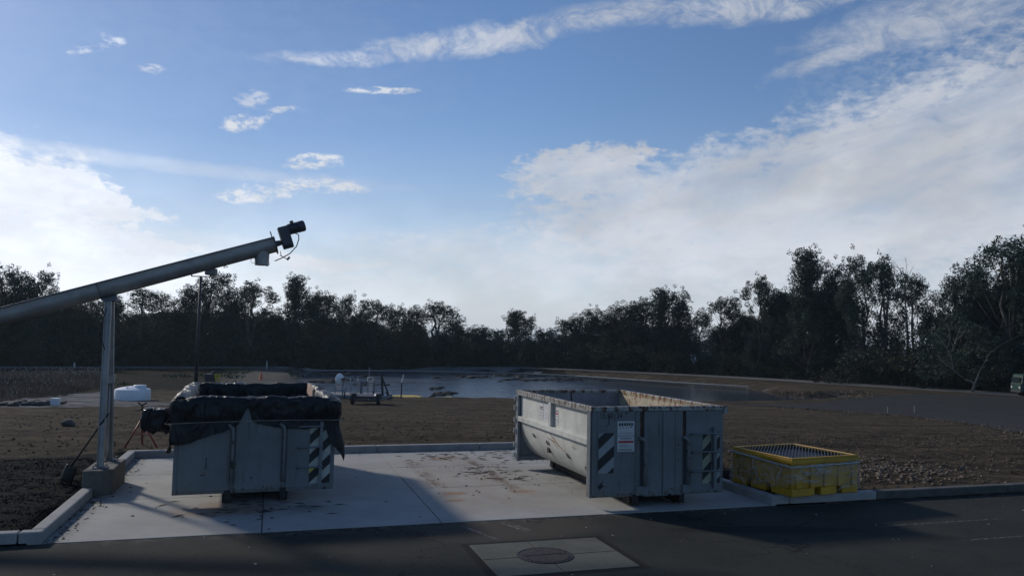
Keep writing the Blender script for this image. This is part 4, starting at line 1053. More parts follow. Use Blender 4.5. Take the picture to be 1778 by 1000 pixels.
# dark shreds of mud and torn plastic on the slab
def shreds():
    mb = MB(); r = random.Random(4)
    cl = [(4.2, 14.9, .35, 34), (4.55, 14.3, .25, 16), (3.6, 17.1, .5, 26), (4.6, 17.0, .5, 22), (5.4, 16.6, .5, 26), (5.2, 17.6, .5, 18), (-.1, 12.6, .8, 40), (4.3, 15.6, .3, 14)]
    for (a, b, s_, n) in cl:
        for _ in range(n):
            aa_, b2 = r.gauss(a, s_), r.gauss(b, s_ * .5)
            if not (SLA + .1 < aa_ < SLB - .1 and SB0 + .1 < b2 < SB1 - .1): continue
            an = r.gauss(0, .5); ln_ = r.uniform(.03, .15); w_ = r.uniform(.006, .022); p = W(aa_, b2); d = Vector((math.cos(an + PSI), math.sin(an + PSI), 0)) * ln_; s2 = Vector((-d.y, d.x, 0)).normalized() * w_
            mb.add([p - d + Vector((0, 0, .006)), p + s2 + Vector((0, 0, .018)), p + d + Vector((0, 0, .008)), p - s2 + Vector((0, 0, .010))], [(0, 1, 2, 3), (3, 2, 1, 0)])
    return tag(mb.build('mud_flakes', flat('dried_mud', (.035, .026, .02), .8, 0, .4), fix=False), 'dark dried mud flakes strewn on the slab between the containers', 'mud flakes', None, 'stuff')
shreds()
def roadw(r):
    if r.random() < .6: a, b = r.uniform(-5, 20), r.uniform(7, SB0)
    else: a, b = -2.9 - 5 * r.random(), r.uniform(11.6, 17)
    p = W(a, b); return p.x, p.y
stones('litter', 110, roadw, .012, .035, flat('pale_flecks', (.30, .30, .28), .8, 0, .3), 'tiny pale flecks of paper and leaves on the road and gravel', 'litter', .2, lambda x, y: max(0, Hn(x, y)) + .004, 31)
ep = [Pz(u_, v_, -1.85) for u_, v_ in ((480, 640.5), (560, 641), (700, 642), (900, 646), (1000, 650.5), (1100, 657), (1230, 665), (1300, 669))]
tag(MB().tube([(p.x, p.y, max(Hs(p.x, p.y), -2.05) + .05) for p in ep], .10, 6).build('pond_edging', concrete('edging_concrete', (.20, .20, .20), (.28, .28, .27))), kind='structure')
rk = MB(); rk.blobm((0, 0, 0), .16, 2, 3, (1.3, .9, .7), .35, 1.4); pr = G(118, 739); o = rk.build('boulder', flat('boulder_rock', (.07, .062, .055), .9, 0, .3, 6, .5), None, smooth=True, loc=(pr.x, pr.y, pr.z + .05)); tag(o, 'single dark round rock lying on the dirt left of the conveyor post', 'rock')

# ------------------------------------------------------------------ reeds (stuff)
def tuftmesh(name, n, where, h0, h1, wdt, mat, tips=None, lab='', cat='', seed=2):
    r = random.Random(seed); mb = MB(); tb = MB()
    for _ in range(n):
        w_ = where(r)
        if not w_: continue
        x, y, hs = w_; z = Hn(x, y) - .05; h_ = (h0 + (h1 - h0) * r.random()) * hs; a = r.random() * PI; dx_, dy_ = math.cos(a) * wdt, math.sin(a) * wdt; lx, ly = r.gauss(0, .3) * h_, r.gauss(0, .3) * h_
        mb.add([(x - dx_, y - dy_, z), (x + dx_, y + dy_, z), (x + dx_ * .6 + lx * .6, y + dy_ * .6 + ly * .6, z + h_ * .6), (x + lx, y + ly, z + h_)], [(0, 1, 2, 3)])
        if tips and r.random() < .5 * sm((y - 72) / 14) + .03:
            t_ = z + h_; tb.add([(x + lx - .02, y + ly, t_ - .05), (x + lx + .03, y + ly, t_), (x + lx * 1.2, y + ly, t_ + .16), (x + lx * 1.05 - .07, y + ly + .05, t_ + .07)], [(0, 1, 2, 3)])
    o = mb.build(name, mat, fix=False); tag(o, lab, cat, None, 'stuff')
    if tips and tb.v: tb.build('seed_heads', tips, o, fix=False)
    return o
RX = [p[0] for p in REED]; RY = [p[1] for p in REED]
def reedw(r):
    x, y = r.uniform(max(min(RX), -75), max(RX)), r.uniform(min(RY), max(RY))
    if not inpoly(x, y, REED): return None
    return x, y, .6 + .6 * noise.noise(Vector((x * .15, y * .15, 0))) + .3
REEDM = flat('dry_reeds', (.14, .10, .068), .9, 0, .6, .35); TIPM = flat('reed_plumes', (.30, .25, .20), .9, 0, .2)
GRN = flat('green_grass', (.06, .07, .025), .9, 0, .4, .3)
tuftmesh('reeds', 120000, reedw, .3, .8, .02, REEDM, TIPM, 'brown dry reeds with pale plumes in the field at far left', 'reeds')
def vegw(r):
    x, y = r.uniform(-45, -4), r.uniform(64, 112)
    if inpoly(x, y, POND) or inpoly(x, y, TRACK) or inpoly(x, y, MUD) or y > levy(x) - 8: return None
    if noise.noise(Vector((x * .12, y * .12, 5))) < -.02: return None
    return x, y, 1
tuftmesh('weeds', 9000, vegw, .1, .35, .10, GRN, None, 'low green and brown weeds along the pond bank and dirt track', 'weeds', seed=8)
def spitw(r):
    p = G(r.uniform(1330, 1515), r.uniform(679, 693)); return (p.x, p.y, 1) if not inpoly(p.x, p.y, POND) else None
tuftmesh('dry_grass', 2500, spitw, .05, .16, .08, REEDM, None, 'dry brown grass on the spit at the right end of the pond', 'dry grass', seed=18)
def bermw(r):
    k = r.random(); p = G(r.uniform(1400, 1778), 716 + 0); t = r.random(); i = 9 + r.randrange(5); A_, B_ = Vector(PAVE[10 + r.randrange(6)]), Vector(PAVE[(11 + r.randrange(6)) % 17])
    j = 10 + r.randrange(6); A_, B_ = Vector(PAVE[j]), Vector(PAVE[(j + 1) % 17]); c = A_.lerp(B_, t); return c.x + r.gauss(0, .4), c.y + r.gauss(-.5, .5), 1
tuftmesh('bank_grass', 2500, bermw, .04, .16, .04, REEDM, None, 'sparse dead grass on the dirt bank beside the paved yard', 'dead grass', seed=28)
def clumps():   # dark growth standing in the pond
    mb = MB(); r = random.Random(12)
    for (u, v, n, sx_) in ((640, 668, 14, 14), (588, 650, 30, 14), (570, 662, 40, 20), (755, 676, 6, 5), (920, 653, 50, 45), (880, 649, 26, 14), (820, 655, 30, 30), (950, 660, 60, 50), (770, 684, 16, 8), (655, 652, 12, 12)):
        for _ in range(n):
            p = Pz(u + r.gauss(0, sx_), v + r.gauss(0, 1.2), ZW)
            if not inpoly(p.x, p.y, POND): continue
            s_ = r.uniform(.1, .35); mb.blobm((p.x, p.y, ZW + .02), s_, r.random() * 9, 1, (2.2, 1, .55), .6, 2)
    return tag(mb.build('pond_sludge', flat('sludge', (.025, .024, .022), .9, 0, .4), smooth=True), 'dark sludge clumps and dead growth in the shallow pond', 'sludge', None, 'stuff')
clumps()

# ------------------------------------------------------------------ things by the pond
def px(p): return p.y / F_PX        # metres per photo pixel at the depth of p
STEELF = flat('railing_steel', (.28, .30, .33), .5, .4, .2)
WHITE = flat('white_plastic', (.72, .73, .76), .45, 0, .04, 2)
TYRE = flat('tyre_rubber', (.018, .018, .018), .85); DARKP = flat('dark_paint', (.022, .022, .028), .6, 0, .3)
# water tank
tp_ = Py(229.5, 699, 51.4); tz = Hs(tp_.x, tp_.y)
tk = empty('water_tank', (tp_.x, tp_.y, tz), 0, label='white plastic water tank with a domed top on a slab in the field', cat='water tank')
MB().box(-1.5, 2.6, -1.35, 1.4, -.3, -.04).build('base_slab', PADM, tk, bevel=.02)
kx = px(tp_); rr_ = 29.5 * kx
zt0 = tp_.z - .0 - tz
tb = MB().lathe([(rr_ * .985, .1), (rr_, .16), (rr_, .96), (rr_ * .97, 1.06), (rr_ * .6, 1.20), (rr_ * .2, 1.28), (.01, 1.29)], n=40); tb.build('shell', WHITE, tk, smooth=True).modifiers.new('e', 'EDGE_SPLIT').split_angle = .5
MB().lathe([(.40, 1.05), (.40, 1.34), (.37, 1.37), (.01, 1.38)], (.48, 0, .0), 24).build('lid', WHITE, tk, smooth=True)
MB().cyl((-.08, -.62, 1.1), (-.08, -.66, 1.26), .06, 12).build('vent', WHITE, tk)
MB().cyl((-.85, -.75, .28), (-.88, -.80, .28), .07, 12).build('outlet', DARKST, tk)
for ch in tk.children:
    if ch.name.split('.')[0] != 'base_slab': ch.scale = (.97, .97, .88); ch.location = (0, 0, -.22)
# flat white thing and rocks by the pale strip
g0 = G(93, 704); MB().prism([(-.30, 0), (.34, 0), (.40, .42), (-.22, .42)], FM(0), .35).build('x', None).name = 'x'
bpy.data.objects.remove(bpy.data.objects['x'])
bk = empty('white_bin', (g0.x, g0.y, g0.z), .1, label='small white box standing among dark rocks at far left', cat='box')
MB().prism([(-.18, 0), (.18, 0), (.21, .34), (-.16, .34)], FM(0), .3).build('box_body', WHITE, bk, bevel=.01)
MB().box(-.17, .22, -.02, .32, .3402, .37).build('lid', WHITE, bk, bevel=.005)
rs = MB(); rs.blobm((0, 0, 0), .24, 1, 2, (1.3, 1, .7), .5, 1.6)
RKM = flat('dark_rock', (.05, .05, .052), .9, 0, .35, 4, .5)
ro = rs.build('rock', RKM, smooth=True)
rk_px = [(4, 703), (16, 702), (24, 704), (31, 701), (38, 699), (43, 703), (50, 702), (57, 699), (62, 698), (67, 703), (72, 700), (80, 702), (86, 700), (102, 701), (109, 699)]
for i, (u, v) in enumerate(rk_px):
    o = ro if i == 0 else ro.copy()
    if i: COL.objects.link(o)
    p = G(u, v + 1); o.location = p + Vector((0, 0, .08)); s_ = rnd.uniform(.7, 1.3); o.scale = (s_, s_, s_ * rnd.uniform(.7, 1.1)); o.rotation_euler = (0, 0, rnd.random() * 6)
    tag(o, 'dark rock in the row along the pale mud strip at far left', 'rock', 'dark rocks by the pale mud strip')
# lamp pole
lp = G(340, 664); lp = Vector((lp.x, lp.y, lp.z)); kk = px(lp)
pt = Py(349.5, 480, lp.y); hh_ = pt.z - lp.z
ll = empty('light_pole', lp, 0, label='tall dark pole with a floodlight on its crossarm behind the conveyor', cat='light pole')
MB().tube([(0, 0, -.2), (0, 0, hh_)], [.16, .11], 12).build('pole', DARKP, ll, smooth=True)
am = MB().bar((-16 * kk, 0, hh_), (20 * kk, 0, hh_ + .0), .09); am.bar((-16 * kk, 0, hh_), (-16 * kk, 0, hh_ + 7 * kk), .09); am.bar((17 * kk, 0, hh_), (17 * kk, 0, hh_ + .25), .12); am.build('crossarm', DARKP, ll)
Mh = Matrix.Translation((18 * kk, 0, hh_ + .40)) @ Matrix.Rotation(.1, 4, 'Y')
hd_ = MB().box(-8.5 * kk, 9 * kk, -.45, .3, -.30, .36, Mh); hd_.build('floodlight', flat('lamp_housing', (.09, .09, .10), .5, .2), ll, bevel=.10)
# yellow machine
gp = G(369, 664); k0 = px(gp); mc_ = empty('pump_machine', gp, .1, label='black engine pump with yellow frame beside the dirt track', cat='pump')
MB().box(-11 * k0, 4.5 * k0, -.5, .5, .1, 15 * k0).build('engine_housing', DARKP, mc_, bevel=.03)
MB().blobm((2 * k0, 0, 17 * k0), 4.5 * k0, 3, 2, (1, .8, .7), .4).build('air_filter', DARKP, mc_)
yf_ = MB(); 
for a_, b_2 in (((5 * k0, 14.5 * k0), (12 * k0, 14.5 * k0)), ((12 * k0, 14.5 * k0), (12 * k0, 1 * k0)), ((5 * k0, 14.5 * k0), (8 * k0, 3 * k0))):
    yf_.bar((a_[0], -.4, a_[1]), (b_2[0], -.4, b_2[1]), .10)
yf_.box(4.7 * k0, 11 * k0, -.35, .35, 8 * k0, 14 * k0); yf_.build('yellow_frame', flat('yellow_paint', (.40, .32, .03), .5), mc_)
# orange marker on the track
op = G(453, 659); oc = empty('orange_marker', op, 0, label='orange cone marker standing on the dirt track', cat='marker')
OR = flat('orange_plastic', (.55, .09, .04), .6)
MB().lathe([(.20, 0), (.16, .04), (.05, .78), (.03, .80)], n=14).build('cone', OR, oc, smooth=True); MB().box(-.24, .24, -.24, .24, 0, .04).build('cone_base', OR, oc)
# white stakes
STK = flat('white_stake', (.50, .50, .50), .7)
GSTK = flat('weathered_stake', (.12, .12, .115), .8)
def stake(u, v0, v1, lab, w_=.10, grp=None):
    p = G(u, v0); k = px(p); e = empty('marker_stake', p, .3, label=lab, cat='stake'); h_ = max(.5, (v0 - v1) * k)
    MB().box(-w_ / 2, w_ / 2, -.04, .04, -.1, h_).build('post', GSTK if v0 > 700 else STK, e, bevel=.005); MB().box(-w_ / 2 - .01, w_ / 2 + .01, -.045, .045, h_ * .8, h_ * .9).build('reflector', flat('reflector', (.12, .11, .09), .5), e)
stake(463, 641, 626, 'thin pale stake at the far end of the dirt track', .12)
stake(129, 638, 629, 'short pale stake on the far embankment left of the conveyor post', .16)
stake(599.5, 639, 634, 'short pale stake on the embankment above the white reflector dish', .2)
stake(1766, 681, 663, 'white marker post beside the green van', .22)
stake(1542, 719, 706, 'short thin stake at the near edge of the paved yard', .06)
stake(1588, 717, 707, 'very faint thin stake at the yard edge, right of another stake', .035)
# floating platform with railings, reflector dish, pipe
gp0 = Py(640, 697, 57); WP = Vector((gp0.x, gp0.y, ZW)); k1 = px(gp0)
def R3(u, v, dy=0): p = Py(u, v, gp0.y + dy); return p - WP
dk_ = empty('dock', WP, 0, label='low grey concrete dock with two steel railings at the pond edge', cat='dock')
q0, q1 = R3(560, 697), R3(700, 697)
MB().box(q0.x, q1.x - 1.2, -.4, 2.4, -.4, R3(640, 686).z).build('deck', concrete('dock_concrete', (.17, .17, .17), (.24, .24, .24)), dk_, bevel=.02)
zd = R3(640, 686).z
def rail(u0, u1, vs_, ups, dy):
    mb = MB()
    for v_ in vs_:
        a_, b_2 = R3(u0, v_, dy), R3(u1, v_, dy); mb.tube([a_, b_2], .022, 8)
    for u_ in ups:
        t_ = R3(u_, vs_[0], dy); mb.tube([(t_.x, t_.y, zd), t_], .024, 8)
    mb.build('railing', STEELF, dk_, smooth=True)
rail(583, 622, (654, 662, 666.5, 671, 675), (583, 609, 622), .3)
rail(639, 664, (655, 663, 668, 672, 676.5), (639, 648, 664), .3)
pm_ = MB(); 
for (a_, b_2, r_) in (((627, 686), (627, 664), .11), ((626, 664), (638, 663), .07)):
    pm_.tube([R3(*a_), R3(*b_2)], r_, 12)
pm_.build('standpipe', STEELD, dk_)
MB().tube([R3(648.5, 686, .5), R3(648.5, 662, .5)], .09, 10).build('float_guide', STEELD, dk_)
st_p = Py(639.5, 697, 55.6); 
me_ = empty('measuring_rod', (st_p.x, st_p.y, ZW), 0, label='thin tall grey rod rising behind the trailer', cat='rod'); t_ = Py(639.5, 638, 55.6)
MB().tube([(0, 0, 0), (0, 0, t_.z - ZW)], .025, 8).build('rod', STEELF, me_); MB().tube([(0, 0, t_.z - ZW - .2), (0, 0, t_.z - ZW + .15)], .012, 6).build('rod_tip', STEELD, me_)
# dish
dp = Py(592, 689, 56.5); ds = empty('reflector_dish', (dp.x, dp.y, ZW + .2), 0, label='round white dish on a short stand beside the dock railing', cat='dish')
cz = Py(590, 658, 56.5).z - ZW - .2; kd = px(dp)
dm = MB(); nr, nt_ = 6, 28
for i in range(nr + 1):
    for k in range(nt_):
        r_ = i / nr * 9.2 * kd; t = 2 * PI * k / nt_; yy = .22 * (i / nr) ** 2
        dm.v.append((math.cos(t) * r_ * .62 - yy * .8, math.cos(t) * r_ * .5 + yy * .5, cz + math.sin(t) * r_ * 1.05))
for i in range(nr):
    for k in range(nt_): dm.f.append((i * nt_ + k, i * nt_ + (k + 1) % nt_, (i + 1) * nt_ + (k + 1) % nt_, (i + 1) * nt_ + k))
d_ = dm.build('dish_shell', WHITE, ds, smooth=True, fix=False); d_.modifiers.new('t', 'SOLIDIFY').thickness = .02
MB().tube([(.12, -.05, -.3), (.12, -.05, cz)], .045, 10).build('stand', STEELD, ds)
MB().tube([(.05, -.12, cz), (.32, -.16, cz + .04)], .10, 12).build('feed_horn', flat('brown_housing', (.12, .08, .07), .6), ds)
MB().tube([(.3, -.16, cz + .04), (.62, -.16, cz + .04)], .06, 10).build('feed_arm', STEELF, ds)
MB().box(.02, .36, -.16, .12, cz - .95, cz - .62).build('control_box', STEELF, ds, bevel=.01)
MB().tube([(.26, 0, -.3), (.26, 0, cz - .9)], .05, 8).build('box_stand', DARKP, ds)
# trailer
t0 = G(658.5, 703); kt = px(t0); tr_ = empty('utility_trailer', t0, 0, label='small dark flatbed trailer with upright bars parked on the dirt', cat='trailer')
def T3(u, v, dy=0): return Py(u, v, t0.y + dy) - t0
bdm = MB().box(T3(634, 0).x, T3(681, 0).x, -.1, 2.2, .42, .56); bdm.box(T3(634, 0).x, T3(640, 0).x, -.15, .5, .40, .72); bdm.box(T3(675, 0).x, T3(681.5, 0).x, -.15, .5, .40, .72); bdm.box(T3(638, 0).x, T3(677, 0).x, 0, .06, .22, .30)
bdm.build('bed', DARKP, tr_, bevel=.01)
for u_ in (635, 678.5):
    x_ = T3(u_, 0).x; wz = MB().tube([(x_ - .10, .1, .33), (x_ - .09, .1, .33), (x_ + .09, .1, .33), (x_ + .10, .1, .33)], [.28, .33, .33, .28], 20).build('wheel', TYRE, tr_)
    MB().tube([(x_ - .11, .1, .33), (x_ + .11, .1, .33)], .14, 14).build('rim', STEELF, wz)
    MB().box(x_ - .14, x_ + .14, -.3, .5, .70, .74).build('fender', DARKP, tr_)
up_ = MB().bar(T3(664.5, 687, .3), T3(662.8, 652, .3), .13); up_.bar(T3(675, 686, .3), T3(664, 656, .3), .10); up_.build('upright_frame', DARKP, tr_)
MB().tube([(0, 0, .42), (0, 0, .12)], .04, 8).build('jack', DARKP, tr_); MB().tube([(-.05, 0, .10), (.05, 0, .10)], .08, 12).build('jack_wheel', TYRE, tr_)
MB().blobm((-.0, .5, .60), .24, 5, 2, (1.8, 1, .5), .4).build('white_sack', WHITE, tr_, smooth=True)
MB().blobm((.28, .8, .66), .16, 6, 2, (1.3, 1, .9), .4).build('pump_unit', DARKP, tr_)
# leaning pole with white top
p0_, p1_, p2_ = Py(696, 694, 57.5), Py(697.5, 664, 57.5), Py(701, 651, 57.5)
po = empty('marker_pole', p0_, 0, label='dark pole with a white upper half standing at the pond edge right of the trailer', cat='pole')
MB().tube([Vector((0, 0, -.3)), p1_ - p0_], .05, 8).build('lower_pole', DARKP, po); MB().tube([p1_ - p0_, p2_ - p0_], .055, 8).build('white_top', STK, po)
# yellow boards + black hull at the shore
YB = flat('yellow_board', (.42, .31, .05), .7)
def board(pts_px, z, th_, name, lab, mat, cat):
    P_ = [Pz(u, v, z) for u, v in pts_px]; c = sum(P_, Vector()) / len(P_)
    o = MB().prism([(p.x - c.x, p.y - c.y) for p in P_], Matrix.Identity(4), th_).build(name, mat, None, bevel=.01, loc=(c.x, c.y, z - .0)); return tag(o, lab, cat)
board([(681, 693), (682, 688), (716, 687.5), (733, 689.5), (728, 692), (700, 693)], -2.1, .10, 'yellow_board', 'yellow board lying at the waterline just right of the trailer', YB, 'board')
board([(745, 694), (757, 691.5), (784, 690.3), (784, 694)], -2.1, .10, 'yellow_board', 'shorter yellow board at the waterline under the dark debris', YB, 'board')
board([(725, 693.8), (727, 691.6), (750, 692.6), (752, 694)], -2.08, .06, 'pale_plank', 'pale flat plank between the two yellow boards', STK, 'plank')
dbp = Pz(752, 690, -2.15); db = MB(); r_ = random.Random(3)
db.tube([(-.8, 0, .1), (-.1, .1, .16), (.55, .1, .28), (.68, .1, .5)], [.05, .09, .10, .08], 8)
for _ in range(26):
    a = r_.uniform(-.5, .55); db.tube([(a, .1, .2), (a + r_.gauss(0, .3), .1 + r_.gauss(0, .1), .2 + r_.uniform(.1, .55))], .02, 5)
db.v = [(x * .42, y * .42, z * .5) for x, y, z in db.v]
tag(db.build('driftwood', DARKST, None, loc=dbp), 'dark twiggy driftwood heap at the waterline above the yellow boards', 'driftwood')
# green van
vp = G(1774, 689); vp.z = Hs(vp.x, vp.y); vn = empty('green_van', vp, -.10, label='dark green van at the right edge of the yard with a round yellow emblem', cat='van')
kv = px(vp); GV = flat('green_paint', (.006, .034, .028), .5, 0, .1); GLASS = flat('dark_glass', (.02, .03, .035), .12)
vx0 = Py(1773, 680, vp.y).x - vp.x; vh = Py(1770, 649.5, vp.y).z - vp.z
outl = [(vx0, .42), (vx0 - .02, 1.2), (vx0 + .06, 1.25), (vx0 + .20, vh - .12), (vx0 + .32, vh), (vx0 + 4.3, vh), (vx0 + 4.5, vh - .15), (vx0 + 4.55, .42)]
MB().prism(outl, FM(0), 1.75).build('body', GV, vn, bevel=.05)
MB().prism([(vx0 + .16, 1.30), (vx0 + .30, vh - .28), (vx0 + .80, vh - .28), (vx0 + .80, 1.30)], FM(-.012), .01).build('side_window', GLASS, vn)
MB().prism([(vx0 + .95, 1.30), (vx0 + .95, vh - .28), (vx0 + 1.5, vh - .28), (vx0 + 1.5, 1.30)], FM(-.012), .01).build('side_window', GLASS, vn)
MB().box(vx0 - .005, vx0 + .05, .2, 1.55, 1.3, vh - .3, Matrix.Translation((0, 0, 0))).build('windscreen', GLASS, vn)
MB().cyl((vx0 + .46, -.006, 1.02), (vx0 + .46, -.014, 1.02), .15, 20).build('emblem', flat('yellow_emblem', (.50, .42, .16), .5), vn)
for x_ in (vx0 + .85, vx0 + 3.7):
    for y_ in (.0, 1.55):
        wv = MB().tube([(x_, y_ - .03, .34), (x_, y_, .34), (x_, y_ + .18, .34), (x_, y_ + .21, .34)], [.30, .34, .34, .30], 20).build('wheel', TYRE, vn); MB().cyl((x_, y_ - .04, .34), (x_, y_ + .22, .34), .15, 14).build('hubcap', STEELF, wv)
    MB().tube([(x_, -.012, .40), (x_, .3, .40)], .44, 20).build('wheel_arch', DARKP, vn)
MB().box(vx0 - .06, vx0 + .02, .05, 1.7, .38, .55).build('bumper', DARKP, vn, bevel=.02)
for y_ in (.1, 1.45): MB().box(vx0 - .03, vx0 + .02, y_, y_ + .22, .75, .95).build('headlight', flat('lamp_glass', (.5, .5, .5), .2), vn)
MB().box(vx0 + .05, vx0 + .11, -.22, -.05, 1.28, 1.5).build('mirror', DARKP, vn, bevel=.02)
# low building behind the trees
def shed(u0, u1, y, zb, h_, lab, name='warehouse'):
    a_, b_2 = Py(u0, 640, y), Py(u1, 640, y); e = empty(name, ((a_.x + b_2.x) / 2, y, zb), -.25, label=lab, cat='building'); w_ = (b_2.x - a_.x) / 2
    MB().box(-w_, w_, 0, 10, 0, h_).build('wall', flat('white_cladding', (.62, .64, .66), .6, 0, .05), e)
    MB().prism([(-w_ - .4, h_), (w_ + .4, h_), (w_ + .4, h_ + .18), (-w_ - .4, h_ + .18)], FM(-.3), 10.6).build('roof', flat('dark_roof', (.08, .08, .09), .6), e)
    for k in range(4): MB().box(-w_ + w_ * 2 * (k + .3) / 4, -w_ + w_ * 2 * (k + .6) / 4, -.03, -.002, .3, h_ * .6).build('roller_door', flat('grey_door', (.25, .26, .28), .6), e)
shed(1165, 1245, 185, -3.0, 3.8, 'long low white building glimpsed through the trees behind the pond')
shed(870, 905, 185, -3.0, 3.0, 'small pale building glimpsed under the trees beyond the middle of the pond')

# ------------------------------------------------------------------ trees
def folmat(name, c0, c1):
    m, nt, b = newmat(name); oi = nt.nodes.new('ShaderNodeObjectInfo'); v = objvec(nt)
    rv_ = X(nt, oi.outputs['Random']); n = (nz(nt, v, .8, 3, .6).ss(.3, .7) * .7 + rv_ * .3)
    nt.links.new(mixc(nt, n, c0, c1), b.inputs['Base Color']); b.inputs['Roughness'].default_value = .8; b.inputs['Specular IOR Level'].default_value = .12
    tr = nt.nodes.new('ShaderNodeBsdfTranslucent'); nt.links.new(mixc(nt, n, tuple(q * 1.2 for q in c0), tuple(q * 1.5 for q in c1)), tr.inputs[0])
    mx = nt.nodes.new('ShaderNodeMixShader'); mx.inputs[0].default_value = .10; nt.links.new(b.outputs[0], mx.inputs[1]); nt.links.new(tr.outputs[0], mx.inputs[2])
    nt.links.new(mx.outputs[0], nt.nodes['Material Output'].inputs[0]); return m
LEAF = folmat('eucalyptus_leaves', (.030, .044, .038), (.066, .086, .066)); LEAF2 = folmat('shrub_leaves', (.03, .038, .028), (.06, .062, .04))
BARK = flat('eucalyptus_bark', (.09, .08, .07), .9, 0, .4, 2); PALEB = flat('pale_bark', (.17, .165, .15), .8, 0, .3, 2)
def leaves(mb, c, rad, n, r, size=.30, droop=.4):
    for _ in range(n):
        while True:
            q = Vector((r.uniform(-1, 1), r.uniform(-1, 1), r.uniform(-1, 1)))
            if .05 < q.length < 1: break
        q = q.normalized() * (q.length ** .55)
        q.x *= rad[0]; q.y *= rad[1]; q.z *= rad[2]
        if q.z < 0: q.z *= .75
        p = c + q; d = Vector((r.gauss(0, 1), r.gauss(0, 1), r.gauss(-droop, 1))).normalized(); e = d.cross(Vector((r.gauss(0, 1), r.gauss(0, 1), r.gauss(0, 1)))).normalized()
        s_ = size * r.uniform(.6, 1.5); d *= s_; e *= s_ * .34
        mb.v += [tuple(p - d * .5), tuple(p + e * .5), tuple(p + d * .5), tuple(p - e * .5)]; k = len(mb.v); mb.f.append((k - 4, k - 3, k - 2, k - 1))
def tree_variant(seed, H=16.0, Wd=2.9, base=.06, dens=1.0, kind='dome'):
    r = random.Random(seed); cr = MB(); tr = MB(); cl = []
    lean = Vector((r.uniform(-.5, .5), r.uniform(-.3, .3), 0)); stems = []
    for s_ in range(r.choice((2, 3))):
        off_ = Vector((r.uniform(-1, 1) * Wd * .4, r.uniform(-.8, .8), 0)); hs = H * (.96 if s_ == 0 else r.uniform(.6, .88)); pts = []
        for k in range(9):
            t = k / 8; pts.append(lean * t + off_ * (t ** 1.1) * (1.3 if s_ else .4) + Vector((r.gauss(0, .14), r.gauss(0, .12), hs * t * .96)))
        tr.tube(pts, [.22 * (1 - .85 * k / 8) + .02 for k in range(9)], 7); stems.append(pts)
    def env(t):
        if kind == 'dome': return Wd * (.55 + .45 * min(1, t / .45)) * (1 if t < .78 else math.sqrt(max(.04, 1 - ((t - .78) / .24) ** 2)))
        if kind == 'spire': return Wd * (.75 + .25 * math.sin(t * 9 + seed)) * (1 if t < .5 else max(.22, 1 - (t - .5) * 1.5))
        if kind == 'open': return Wd * (.35 if t < .35 else .6 + .4 * math.sin((t - .35) * 4.4)) * (1 if t < .85 else .75)
        return Wd * (.8 + .3 * math.sin(t * 7 + seed * 2)) * (1 if t < .8 else .7)
    gaps = [(r.uniform(.3, .85), r.uniform(-1, 1), r.uniform(.6, 1.2)) for _ in range(5 if kind != 'open' else 6)]
    n = {'dome': 84, 'spire': 72, 'open': 64, 'lump': 76}[kind]
    for i in range(n):
        t = base + (1 - base) * ((i + r.random()) / n) ** .85
        if t > .985: t = .985
        rad = env(t) * math.sqrt(r.uniform(.05, 1)) * (1.12 if r.random() < .12 else .95); a = r.random() * 2 * PI
        c = Vector((math.cos(a) * rad + lean.x * t, math.sin(a) * rad * .8 + lean.y * t, H * t - .5))
        s_ = r.uniform(.62, 1.25) * (1 if t < .9 else .8)
        if any(abs(t * H - g[0] * H) < g[2] and abs(c.x - g[1] * Wd * .7) < g[2] for g in gaps): s_ *= .38
        cl.append((c, s_, t))
        st = stems[r.randrange(len(stems))]; k = max(0, min(7, int((t - .12) * 8))); p = st[k]
        if r.random() < .55: tr.tube([p, p.lerp(c, .55) + Vector((0, 0, -.2)), c], [.07 * (1.25 - t), .045 * (1.2 - t) + .01, .012], 5)
    for (p, s_, t) in cl:
        n_ = int(215 * dens * s_ ** 1.8)
        leaves(cr, p, (s_ * .92, s_ * .92, s_ * 1.12), n_, r, .27)
        for _ in range(3):
            leaves(cr, p + Vector((r.gauss(0, .6), r.gauss(0, .6), r.gauss(.15, .9))) * s_, (s_ * .38, s_ * .38, s_ * .5), int(n_ * .2), r, .24)
    e = empty('eucalyptus_tree', (0, 0, 0)); cr.build('crown', LEAF, e, fix=False); tr.build('trunk', BARK, e, smooth=True)
    zs_ = sorted(v[2] for v in cr.v); zmax = zs_[int(len(zs_) * .993)]; xs = sorted(v[0] for v in cr.v); e['hh'] = zmax; e['ww'] = xs[int(len(xs) * .985)] - xs[int(len(xs) * .015)]
    e['cx'] = (xs[int(len(xs) * .985)] + xs[int(len(xs) * .015)]) / 2
    return e
VAR = [tree_variant(11, kind='spire'), tree_variant(22, kind='lump'), tree_variant(33, kind='dome'), tree_variant(44, Wd=2.2, kind='lump'), tree_variant(55, Wd=3.3, kind='dome'),
       tree_variant(66, base=.2, kind='open', dens=.8), tree_variant(77, kind='dome'), tree_variant(88, base=.15, kind='open')]
used = set()
def place(vi, u, vtop, wpx, dist, lab, grp=None, ry=None, zb=None):
    src = VAR[vi]
    if vi in used: t = copy_tree(src)
    else: t = src; used.add(vi)
    p = Py(u, vtop, dist); x, y = p.x, p.y; z = Hs(x, y) if zb is None else zb
    sz = (p.z - z) / src['hh']; sx_ = max(.5, min(wpx * dist / F_PX / src['ww'], sz * 2.2))
    fl_ = rnd.choice((-1, 1)); t.location = (x - src['cx'] * sx_ * fl_, y, z); t.scale = (sx_ * fl_, sx_, sz)
    tag(t, lab, 'tree', grp); return t
def ey(u, extra=2.0):     # depth of the ground just beyond the embankment in the direction of column u
    d = ray(u, 600); t = 20
    while t < 400:
        if d.y * t > levy(d.x * t) + extra: return d.y * t
        t += .5
    return 120
